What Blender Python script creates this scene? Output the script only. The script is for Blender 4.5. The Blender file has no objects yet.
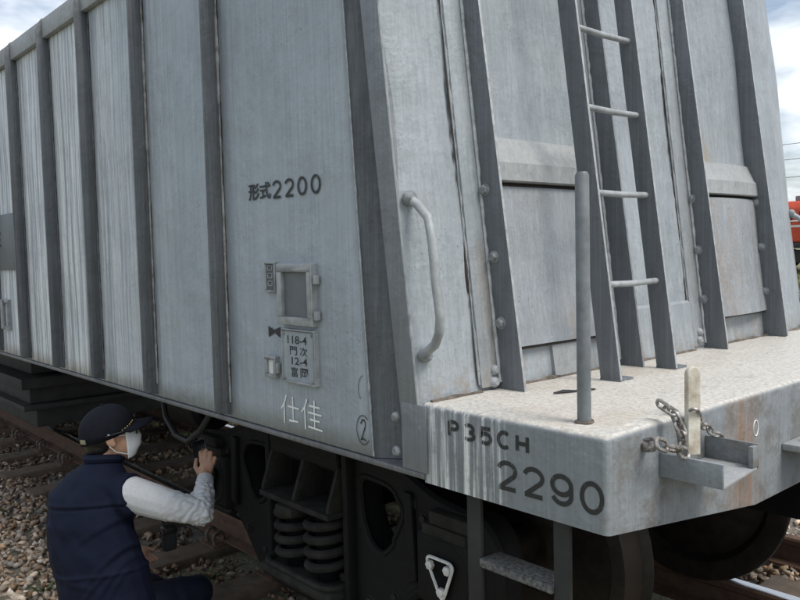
import bpy, bmesh, math, random
import numpy as np
from mathutils import Vector, Matrix, noise
from mathutils.bvhtree import BVHTree
R_ = math.radians
random.seed(7); rng = np.random.default_rng(7)
S = bpy.context.scene; C = S.collection

# ------------------------------------------------------------------ camera
FPX = 785.0                                   # focal length in pixels of the 800 px wide photograph
ROT = np.array([[0.65988717, -0.03060346, 0.7507412],
                [0.75098427, 0.05865583, -0.65770976],
                [-0.02390715, 0.99780906, 0.06168895]])
CAM = np.array([0.94, -2.74, 1.48])
cd = bpy.data.cameras.new('camera'); cam = bpy.data.objects.new('camera', cd); C.objects.link(cam)
cd.sensor_width = 36; cd.lens = FPX / 800 * 36; cd.clip_start = .05; cd.clip_end = 2000
m4 = Matrix([list(ROT[i]) + [CAM[i]] for i in range(3)] + [[0, 0, 0, 1]]); cam.matrix_world = m4
S.camera = cam
S.cycles.max_bounces = 5; S.cycles.diffuse_bounces = 3; S.cycles.glossy_bounces = 2; S.cycles.transmission_bounces = 2
S.render.resolution_x = 1024; S.render.resolution_y = 768
# ------------------------------------------------------------------ world, sun, exposure
SUN_AZ, SUN_EL = R_(13), R_(56)               # azimuth measured from +X towards +Y
w = bpy.data.worlds.new('World'); S.world = w; w.use_nodes = True
nt = w.node_tree; nt.nodes.clear()
def N(t, typ, **kw):
    n = t.nodes.new(typ)
    for k, v in kw.items(): setattr(n, k, v)
    return n
out = N(nt, 'ShaderNodeOutputWorld'); bg = N(nt, 'ShaderNodeBackground')
sky = N(nt, 'ShaderNodeTexSky', sky_type='NISHITA', sun_disc=False, sun_elevation=SUN_EL, sun_rotation=R_(90) - SUN_AZ, air_density=1.0, dust_density=2.0, ozone_density=1.0)
tc = N(nt, 'ShaderNodeTexCoord'); mp = N(nt, 'ShaderNodeMapping'); mp.inputs['Scale'].default_value = (1.6, 1.6, 5.0)
n1 = N(nt, 'ShaderNodeTexNoise'); n1.inputs['Scale'].default_value = 2.3; n1.inputs['Detail'].default_value = 5; n1.inputs['Roughness'].default_value = .58; n1.inputs['Distortion'].default_value = .5
cr = N(nt, 'ShaderNodeValToRGB'); cr.color_ramp.elements[0].position = .43; cr.color_ramp.elements[1].position = .60
n2 = N(nt, 'ShaderNodeTexNoise'); n2.inputs['Scale'].default_value = 3.4; n2.inputs['Detail'].default_value = 4
cr2 = N(nt, 'ShaderNodeValToRGB'); cr2.color_ramp.elements[0].color = (5.4, 6.0, 6.7, 1); cr2.color_ramp.elements[1].color = (11.0, 11.3, 11.6, 1)
cr2.color_ramp.elements[0].position = .38; cr2.color_ramp.elements[1].position = .62
mx = N(nt, 'ShaderNodeMix', data_type='RGBA'); L = nt.links.new
L(tc.outputs['Generated'], mp.inputs[0]); L(mp.outputs[0], n1.inputs['Vector']); L(mp.outputs[0], n2.inputs['Vector'])
L(n1.outputs['Fac'], cr.inputs[0]); L(n2.outputs['Fac'], cr2.inputs[0])
mrg = N(nt, 'ShaderNodeMapRange'); mrg.inputs['To Min'].default_value = .12; mrg.inputs['To Max'].default_value = .97
L(cr.outputs[0], mrg.inputs[0]); L(mrg.outputs[0], mx.inputs[0]); L(sky.outputs[0], mx.inputs[6]); L(cr2.outputs[0], mx.inputs[7])
L(mx.outputs[2], bg.inputs[0]); bg.inputs[1].default_value = 0.070; L(bg.outputs[0], out.inputs[0])
sd = bpy.data.lights.new('sun', 'SUN'); sd.energy = 1.5; sd.angle = R_(24); sd.color = (1, .965, .91)
sun = bpy.data.objects.new('sun', sd); C.objects.link(sun)
sv = Vector((math.cos(SUN_EL) * math.cos(SUN_AZ), math.cos(SUN_EL) * math.sin(SUN_AZ), math.sin(SUN_EL)))
sun.rotation_euler = sv.to_track_quat('Z', 'Y').to_euler(); sun.location = (8, 6, 14)
vs = S.view_settings; vs.view_transform = 'Standard'; vs.look = 'None'; vs.exposure = 0.98; vs.gamma = 1; vs.use_curve_mapping = False

# ------------------------------------------------------------------ helpers: pixels to rays
def ray(px, py):
    return ROT @ np.array([px - 400, -(py - 300), -FPX])
def hit(px, py, axis, val):
    r = ray(px, py); return Vector(CAM + r * ((val - CAM[axis]) / r[axis]))
def at(px, py, depth):
    return Vector(CAM + ray(px, py) * (depth / FPX))
CR, CU, CF = (Vector(ROT[:, 0]), Vector(ROT[:, 1]), Vector(-ROT[:, 2]))

# ------------------------------------------------------------------ helpers: materials
MATS = {}
def mat_base(name):
    m = bpy.data.materials.new(name); m.use_nodes = True; t = m.node_tree
    b = t.nodes['Principled BSDF']; MATS[name] = m
    return m, t, b
def noise_n(t, vec, scale, detail=4, rough=.55, mapscale=None):
    if mapscale is not None:
        mp = N(t, 'ShaderNodeMapping'); mp.inputs['Scale'].default_value = mapscale
        t.links.new(vec, mp.inputs[0]); vec = mp.outputs[0]
    n = N(t, 'ShaderNodeTexNoise'); n.inputs['Scale'].default_value = scale; n.inputs['Detail'].default_value = detail; n.inputs['Roughness'].default_value = rough
    t.links.new(vec, n.inputs['Vector']); return n.outputs['Fac']
def ramp(t, fac, a, b, v0=0., v1=1.):
    m = N(t, 'ShaderNodeMapRange'); m.inputs['From Min'].default_value = a; m.inputs['From Max'].default_value = b
    m.inputs['To Min'].default_value = v0; m.inputs['To Max'].default_value = v1; m.clamp = True
    t.links.new(fac, m.inputs[0]); return m.outputs[0]
def mth(t, op, a, b=None):
    m = N(t, 'ShaderNodeMath', operation=op)
    for i, v in enumerate((a, b)):
        if v is None: continue
        if isinstance(v, (int, float)): m.inputs[i].default_value = v
        else: t.links.new(v, m.inputs[i])
    return m.outputs[0]
def mixc(t, fac, a, b, mode='MIX'):
    m = N(t, 'ShaderNodeMix', data_type='RGBA', blend_type=mode)
    if isinstance(fac, (int, float)): m.inputs[0].default_value = fac
    else: t.links.new(fac, m.inputs[0])
    for i, v in ((6, a), (7, b)):
        if isinstance(v, tuple): m.inputs[i].default_value = (*v, 1) if len(v) == 3 else v
        else: t.links.new(v, m.inputs[i])
    return m.outputs[2]
def pos(t): return N(t, 'ShaderNodeNewGeometry').outputs['Position']
def sep(t, v):
    s = N(t, 'ShaderNodeSeparateXYZ'); t.links.new(v, s.inputs[0]); return s.outputs
def bump(t, b, specs):
    prev = None
    for h, st, d in specs:
        n = N(t, 'ShaderNodeBump'); n.inputs['Strength'].default_value = st; n.inputs['Distance'].default_value = d
        t.links.new(h, n.inputs['Height'])
        if prev: t.links.new(prev, n.inputs['Normal'])
        prev = n.outputs[0]
    t.links.new(prev, b.inputs['Normal'])
def band(t, v, a, b, soft):
    return mth(t, 'MULTIPLY', ramp(t, v, a - soft, a + soft), ramp(t, v, b - soft, b + soft, 1, 0))
def paint(name, base, chalk=.15, chalkcol=(.50, .52, .54), dirt=.25, chips=.3, rough=.48, wave=.5, xmask=None, extra=None, streak=34, rustrun=.25):
    m, t, b = mat_base(name); p = pos(t); lk = t.links.new
    big = noise_n(t, p, 1.9, 4, .6); col = mixc(t, ramp(t, big, .3, .7), tuple(c * .86 for c in base), tuple(min(1, c * 1.10) for c in base))
    oi = N(t, 'ShaderNodeObjectInfo').outputs['Random']
    col = mixc(t, 1.0, col, mixc(t, oi, (.93, .93, .93), (1.04, 1.04, 1.04)), 'MULTIPLY')
    fine = noise_n(t, p, 1.0, 5, .7, (streak * 3.6, streak * 3.6, 3.0))     # brush and rain lines
    col = mixc(t, 1.0, col, mixc(t, ramp(t, fine, .3, .7), (.90, .90, .905), (1.08, 1.08, 1.08)), 'MULTIPLY')
    st = noise_n(t, p, 1.0, 5, .65, (streak, streak, .45))                  # chalk that ran down the plate
    f = mth(t, 'MULTIPLY', ramp(t, st, .40, .56), ramp(t, fine, .34, .56))
    f = mth(t, 'MINIMUM', mth(t, 'MULTIPLY', f, chalk), 1.0)
    if xmask:
        x = sep(t, p)[0]; f = mth(t, 'MULTIPLY', f, ramp(t, x, xmask[0], xmask[1], 1, xmask[2]))
    col = mixc(t, f, col, chalkcol)
    grime = noise_n(t, p, 7, 7, .75)
    col = mixc(t, mth(t, 'MULTIPLY', ramp(t, grime, .50, .70), dirt), col, tuple(c * .48 for c in base))
    sp = noise_n(t, p, 95, 3, .7); cm = noise_n(t, p, 5.5, 4, .6)
    cf = mth(t, 'MULTIPLY', mth(t, 'MULTIPLY', ramp(t, sp, .655, .675), ramp(t, cm, .46, .56)), chips)
    col = mixc(t, cf, col, (.10, .075, .06))
    wf = mth(t, 'MULTIPLY', mth(t, 'MULTIPLY', ramp(t, sp, .335, .315), ramp(t, cm, .58, .46)), chips * .5 if base[0] > .2 else chips * .1)
    col = mixc(t, wf, col, (.60, .61, .61))
    rr = noise_n(t, p, 1.0, 5, .7, (22, 22, 1.6))
    col = mixc(t, mth(t, 'MULTIPLY', mth(t, 'MULTIPLY', ramp(t, rr, .60, .70), ramp(t, cm, .52, .62)), rustrun), col, (.23, .15, .09))
    if extra: col = extra(t, p, col)
    lk(col, b.inputs['Base Color'])
    lk(ramp(t, grime, .3, .7, rough - .1, rough + .16), b.inputs['Roughness'])
    bump(t, b, [(noise_n(t, p, 3.2, 2), .6 * wave, .03), (mth(t, 'MULTIPLY', noise_n(t, p, 19, 4, .62), ramp(t, cm, .38, .62, .12, 1)), .6, .010), (fine, .25, .003), (cf, .6, -.0015)])
    return m
G = (.345, .388, .428)
paint('side_paint', G, chalk=1.25, chalkcol=(.80, .82, .83), dirt=.22, chips=.5, xmask=(-3.1, -1.9, .06))
paint('rib_paint', (.096, .106, .117), chalk=.12, dirt=.4, chips=.7)
def end_extra(t, p, col):
    s = sep(t, p)
    m = mth(t, 'MULTIPLY', band(t, s[1], .16, .42, .14), band(t, s[2], 1.02, 1.85, .22))
    sp = noise_n(t, p, 70, 5, .75); gl = noise_n(t, p, 1, 5, .6, (14, 14, 2))
    col = mixc(t, mth(t, 'MULTIPLY', mth(t, 'MULTIPLY', m, ramp(t, sp, .42, .60)), ramp(t, gl, .36, .6, .05, .9)), col, (.27, .175, .10))
    for y0, y1, z0, z1, sf, cc, am in ((.20, .36, 1.72, 1.88, .05, (.33, .265, .16), .8), (-.70, -.62, 1.05, 1.19, .02, (.27, .165, .09), .9), (-.74, -.60, 1.19, 1.30, .05, (.25, .20, .15), .5), (-.97, -.80, 1.60, 1.70, .04, (.26, .23, .19), .5), (-1.30, -1.22, 1.55, 1.64, .04, (.27, .22, .17), .5), (.60, .64, 1.1, 1.7, .03, (.24, .18, .12), .5), (-1.10, -1.04, 1.08, 1.5, .03, (.24, .19, .14), .5)):
        q = mth(t, 'MULTIPLY', mth(t, 'MULTIPLY', band(t, s[1], y0, y1, sf), band(t, s[2], z0, z1, sf)), ramp(t, gl, .40, .56, 0, am))
        col = mixc(t, q, col, cc)
    low = mth(t, 'MULTIPLY', ramp(t, s[2], 1.09, 1.20, 1, 0), ramp(t, noise_n(t, p, 24, 6, .7), .45, .62))
    return mixc(t, mth(t, 'MULTIPLY', low, .7), col, (.25, .20, .15))
paint('hatch_shade_paint', (.25, .275, .295), chalk=.15, dirt=.3, chips=.8, extra=end_extra, rustrun=.4)  # end wall grey darkened to carry the hatches' shading, stains on top
paint('end_paint', (.288, .320, .344), chalk=.20, chalkcol=(.48, .51, .53), dirt=.28, chips=.55, extra=end_extra, streak=26, rustrun=.35)
paint('ledge_paint', (.315, .326, .328), chalk=.15, dirt=.5, chips=.6)
paint('post_paint', (.128, .142, .157), chalk=.08, dirt=.35, chips=.7)
paint('corner_paint', (.185, .20, .215), chalk=.08, dirt=.35, chips=.7)
paint('edge_paint', (.13, .135, .14), chalk=.1, dirt=.35, chips=.4)
def sill_extra(t, p, col):
    s = sep(t, p)
    m = mth(t, 'MULTIPLY', band(t, s[0], -.56, -.29, .03), ramp(t, s[1], -1.30, -1.33))
    a = noise_n(t, p, 1, 8, .7, (75, 75, 2.2)); c = noise_n(t, p, 30, 5, .7)
    f = mth(t, 'MULTIPLY', mth(t, 'MULTIPLY', m, ramp(t, a, .46, .60)), ramp(t, c, .28, .5, .25, .95))
    col = mixc(t, f, col, (.78, .78, .76))
    d = mth(t, 'MULTIPLY', m, ramp(t, noise_n(t, p, 1, 6, .7, (60, 60, 1.5)), .52, .62)); col = mixc(t, mth(t, 'MULTIPLY', d, .45), col, (.13, .13, .13))
    r = mth(t, 'MULTIPLY', band(t, s[1], -.80, -.66, .05), ramp(t, s[0], -.05, -.01))
    rn = noise_n(t, p, 1, 7, .65, (30, 30, 3)); r2 = mth(t, 'MULTIPLY', mth(t, 'MULTIPLY', r, ramp(t, rn, .34, .6)), .9)
    col = mixc(t, r2, col, (.235, .135, .075))
    e = mth(t, 'MULTIPLY', ramp(t, s[0], -.03, -.005), ramp(t, noise_n(t, p, 9, 7, .75), .48, .60)); col = mixc(t, mth(t, 'MULTIPLY', e, .6), col, (.13, .115, .095))
    top = ramp(t, s[2], 1.071, 1.0785)                   # caked dust on the walkway
    tn = noise_n(t, p, 75, 6, .85); dust = mixc(t, ramp(t, tn, .38, .60), (.36, .338, .298), (.62, .598, .550))
    br = noise_n(t, p, 3.6, 7, .65, (1, .6, 1)); dust = mixc(t, mth(t, 'MULTIPLY', ramp(t, br, .56, .66), .30), dust, (.36, .29, .215)); dk_ = noise_n(t, p, 1, 5, .7, (10, 4, 1)); dust = mixc(t, mth(t, 'MULTIPLY', ramp(t, dk_, .66, .68), .40), dust, (.24, .22, .19))
    col = mixc(t, mth(t, 'MULTIPLY', top, ramp(t, noise_n(t, p, 34, 6, .7), .24, .36, .30, 1)), col, dust)
    return col
paint('sill_paint', (.222, .243, .258), chalk=.05, dirt=.35, chips=.45, extra=sill_extra)
def simple(name, col, rough=.6, metal=0., var=.25, scale=20, bmp=.2, dist=.004, col2=None, spec=None):
    m, t, b = mat_base(name); p = pos(t); n = noise_n(t, p, scale, 6, .62)
    c2 = col2 or tuple(c * (1 - var) for c in col)
    t.links.new(mixc(t, ramp(t, n, .32, .68), c2, tuple(min(1, c * (1 + var * .4)) for c in col)), b.inputs['Base Color'])
    b.inputs['Roughness'].default_value = rough; b.inputs['Metallic'].default_value = metal
    if spec is not None: b.inputs['Specular IOR Level'].default_value = spec
    if bmp: bump(t, b, [(n, bmp, dist), (noise_n(t, p, scale * 7, 3), bmp * .6, dist * .3)])
    return m
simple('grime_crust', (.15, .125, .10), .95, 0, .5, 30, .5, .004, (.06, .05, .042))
simple('seam_crack_shade', (.045, .038, .033), .8, 0, .4, 40, .2)  # dark tone for cracks and for painted shadow in gaps
simple('galv', (.34, .36, .37), .5, 0, .3, 25)
simple('sunlit_worn_edge', (.40, .42, .43), .45, 0, .35, 45, .2, .002)  # pale tone for sun-caught, rubbed edges and light weld beads
simple('stanchion_paint', (.155, .17, .18), .5, 0, .3, 25)
simple('bolt_paint', (.25, .27, .28), .5, 0, .45, 60)
simple('weld', (.36, .365, .365), .7, 0, .5, 22, .6, .006, (.17, .16, .15))
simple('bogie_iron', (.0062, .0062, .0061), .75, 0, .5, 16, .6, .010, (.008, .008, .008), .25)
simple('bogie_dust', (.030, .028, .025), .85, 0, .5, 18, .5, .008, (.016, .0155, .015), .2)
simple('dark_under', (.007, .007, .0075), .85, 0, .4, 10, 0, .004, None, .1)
simple('under_grey', (.030, .031, .031), .7, 0, .4, 9, .2)
simple('wheel_steel', (.005, .0045, .004), .55, .3, .5, 18, .2, .003, (.03, .022, .018))
simple('wheel_rim', (.035, .030, .025), .5, .5, .4, 30, .1, .002, (.05, .035, .025))
simple('black_paint', (.022, .023, .025), .55, 0, .4, 40, .1, .001)
def worn_text(name, col, lo, hi, streaks):
    m, t, b = mat_base(name); p = pos(t); n = noise_n(t, p, 60, 5, .7)
    f = ramp(t, n, lo, hi)
    if streaks:
        s = sep(t, p)
        f = mth(t, 'MAXIMUM', f, mth(t, 'MULTIPLY', band(t, s[0], -.60, -.30, .03), ramp(t, noise_n(t, p, 1, 8, .7, (75, 75, 2.2)), .50, .60)))
    t.links.new(mixc(t, f, col, (.36, .37, .37)), b.inputs['Base Color']); b.inputs['Roughness'].default_value = .6; return m
worn_text('letter_black', (.026, .027, .029), .625, .72, True)
worn_text('chalk_white', (.80, .80, .78), .60, .75, False)
simple('white_paint', (.72, .72, .70), .5, 0, .25, 35, .15, .002)
simple('board_paint', (.135, .15, .16), .5, 0, .2, 6, .1)
simple('weathered_wood', (.60, .58, .50), .75, 0, .35, 26, .35, .004, (.36, .30, .22))
simple('tread_dust', (.17, .17, .165), .85, 0, .6, 90, .6, .005, (.03, .03, .03))
simple('chain_steel', (.36, .35, .34), .5, .4, .5, 70, .3, .002, (.10, .075, .055))
simple('hose_rubber', (.02, .02, .02), .6, 0, .3, 20, 0)
simple('rail_rust', (.105, .055, .033), .85, 0, .45, 14, .4, .004, (.05, .03, .022))
simple('rail_top', (.62, .62, .62), .22, 1.0, .15, 8, .04, .001)
simple('clip_steel', (.16, .13, .11), .6, .2, .5, 40, .2, .002, (.08, .045, .03))
simple('sleeper_wood', (.115, .085, .06), .9, 0, .5, 9, .6, .012, (.06, .043, .03))
simple('earth', (.105, .085, .065), .95, 0, .45, 7, .6, .02, (.055, .045, .036))
simple('vest_cloth', (.0066, .0100, .026), .8, 0, .25, 9, .25, .006, (.006, .009, .022), .18)
simple('trouser_cloth', (.010, .0125, .027), .85, 0, .25, 9, .25, .006, None, .2)
simple('cap_cloth', (.009, .0105, .017), .85, 0, .25, 40, .2, .002, None, .2)
simple('strap_cloth', (.022, .022, .024), .8, 0, .2, 40, .1)
simple('skin', (.50, .30, .205), .5, 0, .16, 30, .12, .0015, (.43, .235, .155))
simple('hair', (.010, .009, .009), .5, 0, .3, 120, .5, .004)
simple('mask_cloth', (.80, .82, .84), .75, 0, .06, 30, .1, .001)
simple('gold', (.62, .44, .16), .35, .9, .2, 60, 0)
simple('buckle', (.50, .46, .38), .35, .8, .2, 60, 0)
simple('phone_black', (.010, .010, .011), .18, 0, .2, 10, 0)
simple('phone_edge', (.30, .31, .32), .3, .8, .2, 10, 0)
simple('shoe', (.014, .014, .014), .5, 0, .3, 20, .1)
simple('loco_orange', (.60, .075, .03), .5, 0, .2, 3, .05)
simple('loco_dark', (.03, .03, .03), .7, 0, .3, 5, 0)
simple('loco_white', (.7, .7, .68), .5, 0, .15, 5, 0)
simple('loco_grey', (.22, .23, .24), .6, 0, .2, 5, 0)
simple('glass', (.03, .035, .04), .08, 0, .2, 5, 0)
simple('concrete', (.36, .35, .33), .85, 0, .2, 6, .2)
simple('leaf', (.06, .08, .028), .65, 0, .4, 30, 0, .002, (.05, .075, .02))
simple('dry_grass', (.20, .185, .055), .8, 0, .4, 1.5, 0, .002, (.09, .12, .03))
simple('tree_leaf', (.05, .075, .028), .8, 0, .4, 2, 0)
def knit():
    m, t, b = mat_base('sweater'); p = pos(t)
    a = noise_n(t, p, 130, 4, .7); c = noise_n(t, p, 14, 4)
    col = mixc(t, ramp(t, a, .35, .65), (.53, .545, .555), (.62, .632, .64)); col = mixc(t, mth(t, 'MULTIPLY', ramp(t, c, .4, .7), .08), col, (.40, .42, .44))
    t.links.new(col, b.inputs['Base Color']); b.inputs['Roughness'].default_value = .9; b.inputs['Specular IOR Level'].default_value = .15
    bump(t, b, [(c, .25, .012), (a, .35, .003)])
knit()
def stone_mat():
    m, t, b = mat_base('ballast'); at_ = N(t, 'ShaderNodeAttribute'); at_.attribute_name = 'stone_col'; p = pos(t)
    n = noise_n(t, p, 55, 6, .65)
    col = mixc(t, 1.0, at_.outputs['Color'], mixc(t, ramp(t, n, .3, .7), (.66, .64, .62), (1.22, 1.2, 1.18)), 'MULTIPLY')
    t.links.new(col, b.inputs['Base Color']); b.inputs['Roughness'].default_value = .9
    bump(t, b, [(n, .5, .006)])
stone_mat()
def ground_mat():
    m, t, b = mat_base('ground_mix'); p = pos(t)
    a = noise_n(t, p, .10, 5, .6); c = noise_n(t, p, 5, 8, .7); v = noise_n(t, p, 28, 3, .6)
    gr = mixc(t, c, (.12, .108, .092), (.235, .215, .185)); gs = mixc(t, c, (.09, .12, .03), (.26, .24, .09))
    col = mixc(t, ramp(t, a, .47, .55), gr, gs); col = mixc(t, mth(t, 'MULTIPLY', ramp(t, v, .4, .65), .5), col, (.10, .09, .075))
    t.links.new(col, b.inputs['Base Color']); b.inputs['Roughness'].default_value = .95; bump(t, b, [(v, .8, .04)])
ground_mat()

# ------------------------------------------------------------------ helpers: meshes
def link(name, me, mat=None, parent=None):
    if mat: me.materials.append(MATS[mat])
    o = bpy.data.objects.new(name, me); C.objects.link(o)
    if parent: o.parent = parent
    return o
def inst(src, name, parent, loc=None, rot=None):
    o = bpy.data.objects.new(name, src.data); C.objects.link(o); o.parent = parent
    if loc is not None: o.location = loc
    if rot is not None: o.rotation_euler = rot
    return o
def empty(name, loc=(0, 0, 0), parent=None):
    o = bpy.data.objects.new(name, None); C.objects.link(o); o.location = loc; o.empty_display_size = .1
    if parent: o.parent = parent
    return o
def tag(o, label=None, cat=None, group=None, kind=None):
    if label: o['label'] = label
    if cat: o['category'] = cat
    if group: o['group'] = group
    if kind: o['kind'] = kind
    return o
class MB:
    def __init__(s): s.bm = bmesh.new()
    def poly(s, pts, faces):
        vs = [s.bm.verts.new(p) for p in pts]
        for f in faces:
            try: s.bm.faces.new([vs[i] for i in f])
            except ValueError: pass
        return s
    def box(s, x0, x1, y0, y1, z0, z1):
        p = [(x, y, z) for x in (x0, x1) for y in (y0, y1) for z in (z0, z1)]
        return s.poly(p, [(0, 1, 3, 2), (4, 6, 7, 5), (0, 4, 5, 1), (2, 3, 7, 6), (0, 2, 6, 4), (1, 5, 7, 3)])
    def hexa(s, a, b):                      # two quads, a -> b
        return s.poly(list(a) + list(b), [(3, 2, 1, 0), (4, 5, 6, 7), (0, 1, 5, 4), (1, 2, 6, 5), (2, 3, 7, 6), (3, 0, 4, 7)])
    def prism(s, pts, d):                   # polygon swept by vector d
        n = len(pts); d = Vector(d); a = [Vector(p) for p in pts]
        return s.poly(a + [p + d for p in a], [tuple(range(n - 1, -1, -1)), tuple(range(n, 2 * n))] + [(i, (i + 1) % n, n + (i + 1) % n, n + i) for i in range(n)])
    def tube(s, pts, r, n=8, cap=True, closed=False):
        pts = [Vector(p) for p in pts]; rs = r if isinstance(r, (list, tuple)) else [r] * len(pts)
        rings = []; up = None; K = len(pts)
        for i, p in enumerate(pts):
            if closed: d = (pts[(i + 1) % K] - pts[i - 1]).normalized()
            else: d = (pts[min(i + 1, K - 1)] - pts[max(i - 1, 0)]).normalized()
            if up is None: up = d.orthogonal().normalized()
            up = (up - d * up.dot(d)).normalized(); sd = d.cross(up)
            rings.append([s.bm.verts.new(p + (up * math.cos(2 * math.pi * k / n) + sd * math.sin(2 * math.pi * k / n)) * rs[i]) for k in range(n)])
        for i in range(K if closed else K - 1):
            a, b = rings[i], rings[(i + 1) % K]
            for k in range(n): s.bm.faces.new((a[k], a[(k + 1) % n], b[(k + 1) % n], b[k]))
        if cap and not closed:
            s.bm.faces.new(rings[0][::-1]); s.bm.faces.new(rings[-1])
        return s
    def lathe(s, prof, c, axis='y', n=40):  # prof: (r, h) along axis
        rings = []
        for r, h in prof:
            ring = []
            for k in range(n):
                a = 2 * math.pi * k / n; u, v = r * math.cos(a), r * math.sin(a)
                q = {'y': (u, h, v), 'z': (u, v, h), 'x': (h, u, v)}[axis]
                ring.append(s.bm.verts.new(Vector(c) + Vector(q)))
            rings.append(ring)
        for a, b in zip(rings, rings[1:]):
            for k in range(n): s.bm.faces.new((a[k], a[(k + 1) % n], b[(k + 1) % n], b[k]))
        s.bm.faces.new(rings[0][::-1]); s.bm.faces.new(rings[-1]); return s
    def dome(s, c, nrm, r, h, n=10):        # rivet head
        nrm = Vector(nrm).normalized(); u = nrm.orthogonal().normalized(); v = nrm.cross(u); c = Vector(c); rings = []
        for rr, hh in ((1, -.2), (1, .15), (.88, .55), (.55, .9)):
            rings.append([s.bm.verts.new(c + (u * math.cos(2 * math.pi * k / n) + v * math.sin(2 * math.pi * k / n)) * r * rr + nrm * h * hh) for k in range(n)])
        for a, b in zip(rings, rings[1:]):
            for k in range(n): s.bm.faces.new((a[k], a[(k + 1) % n], b[(k + 1) % n], b[k]))
        s.bm.faces.new(rings[-1]); return s
    def hexbolt(s, c, nrm, r, h):
        nrm = Vector(nrm).normalized(); u = nrm.orthogonal().normalized(); v = nrm.cross(u); c = Vector(c)
        a0 = random.uniform(0, 1)
        for prof, n in ((((1.25, -.1), (1.25, .16), (1.15, .22)), 12), (((.92, .18), (.92, .85), (.72, 1.0), (.45, 1.05)), 6)):
            rings = [[s.bm.verts.new(c + (u * math.cos(a0 + 2 * math.pi * k / n) + v * math.sin(a0 + 2 * math.pi * k / n)) * r * rr + nrm * h * hh) for k in range(n)] for rr, hh in prof]
            for a, b in zip(rings, rings[1:]):
                for k in range(n): s.bm.faces.new((a[k], a[(k + 1) % n], b[(k + 1) % n], b[k]))
            s.bm.faces.new(rings[-1])
        return s
    def bevel(s, w=.003, seg=2, ang=30):
        bmesh.ops.remove_doubles(s.bm, verts=s.bm.verts, dist=1e-6); bmesh.ops.recalc_face_normals(s.bm, faces=s.bm.faces)
        es = [e for e in s.bm.edges if len(e.link_faces) == 2 and e.calc_face_angle(0) > R_(ang)]
        bmesh.ops.bevel(s.bm, geom=es, offset=w, segments=seg, affect='EDGES', profile=.5, clamp_overlap=True); return s
    def build(s, name, mat, parent=None, smooth=True, ang=38):
        bmesh.ops.recalc_face_normals(s.bm, faces=s.bm.faces)
        me = bpy.data.meshes.new(name); s.bm.to_mesh(me); s.bm.free()
        if smooth:
            me.polygons.foreach_set('use_smooth', [True] * len(me.polygons)); me.set_sharp_from_angle(angle=R_(ang))
        return link(name, me, mat, parent)
def sunlit_wear(o):                                  # sunlight and rubbed paint on the outer edge, put in as lighter colour
    o.data.materials.append(MATS['sunlit_worn_edge'])
    for f in o.data.polygons:
        if f.normal.x > .7: f.material_index = 1
    return o
def eval_mesh(o):
    bpy.context.view_layer.update(); dg = bpy.context.evaluated_depsgraph_get()
    me = bpy.data.meshes.new_from_object(o.evaluated_get(dg)); return me
def curve_plate(name, splines, ext, bev, mat, parent, M, res=2):
    """flat outline(s) with holes, given depth; M maps the local plate (x,y,z=thickness) into the scene"""
    cu = bpy.data.curves.new(name, 'CURVE'); cu.dimensions = '2D'; cu.fill_mode = 'BOTH'; cu.extrude = ext; cu.bevel_depth = bev; cu.bevel_resolution = res; cu.offset = -bev
    for pts in splines:
        sp = cu.splines.new('POLY'); sp.points.add(len(pts) - 1); sp.use_cyclic_u = True
        for q, p in zip(sp.points, pts): q.co = (p[0], p[1], 0, 1)
    o = bpy.data.objects.new('tmp', cu); C.objects.link(o); me = eval_mesh(o)
    bpy.data.objects.remove(o); bpy.data.curves.remove(cu); me.transform(M); me.name = name
    me.polygons.foreach_set('use_smooth', [True] * len(me.polygons)); me.set_sharp_from_angle(angle=R_(35))
    me.materials.clear(); return link(name, me, mat, parent)
def rounded(pts, r, n=4):
    o = []; K = len(pts)
    for i in range(K):
        p = Vector(pts[i]); a = Vector(pts[i - 1]) - p; b = Vector(pts[(i + 1) % K]) - p
        q = min(r, a.length * .45, b.length * .45); A = p + a.normalized() * q; B = p + b.normalized() * q
        for k in range(n + 1):
            t = k / n; o.append(tuple((A * (1 - t) ** 2 + p * 2 * t * (1 - t) + B * t * t)))
    return o
def text(name, body, mat, parent, x0, x1, z0, z1, plane='side', bold=0., face=-1.3575):
    """lettering fitted into a rectangle on the side (y = face) """
    cu = bpy.data.curves.new(name, 'FONT'); cu.body = body; cu.offset = bold; cu.resolution_u = 4
    o = bpy.data.objects.new('tmp', cu); C.objects.link(o); me = eval_mesh(o); bpy.data.objects.remove(o); bpy.data.curves.remove(cu)
    n = len(me.vertices); co = np.empty(n * 3, 'f'); me.vertices.foreach_get('co', co); co = co.reshape(-1, 3)
    mn, mxx = co.min(0), co.max(0); q = np.zeros_like(co)
    q[:, 0] = x0 + (co[:, 0] - mn[0]) / (mxx[0] - mn[0]) * (x1 - x0); q[:, 1] = face; q[:, 2] = z0 + (co[:, 1] - mn[1]) / (mxx[1] - mn[1]) * (z1 - z0)
    me.vertices.foreach_set('co', q.ravel()); me.materials.clear(); me.name = name; me.update()
    return link(name, me, mat, parent)
def strokes(name, segs, mat, parent, x0, z0, sx, sz, wd, face):
    mb = MB()
    for pl in segs:
        P = [Vector((x0 + a * sx, face, z0 + b * sz)) for a, b in pl]
        for i in range(len(P) - 1):
            d = (P[i + 1] - P[i]).normalized(); nn = Vector((-d.z, 0, d.x)) * wd * random.uniform(.85, 1.1) / 2; e = d * wd * .3
            dy = Vector((0, -random.uniform(0, .0006), 0))
            mb.poly([P[i] - e - nn + dy, P[i + 1] + e - nn * .8 + dy, P[i + 1] + e + nn * .8 + dy, P[i] - e + nn + dy], [(0, 1, 2, 3)])
    return mb.build(name, mat, parent, smooth=False)

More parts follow.
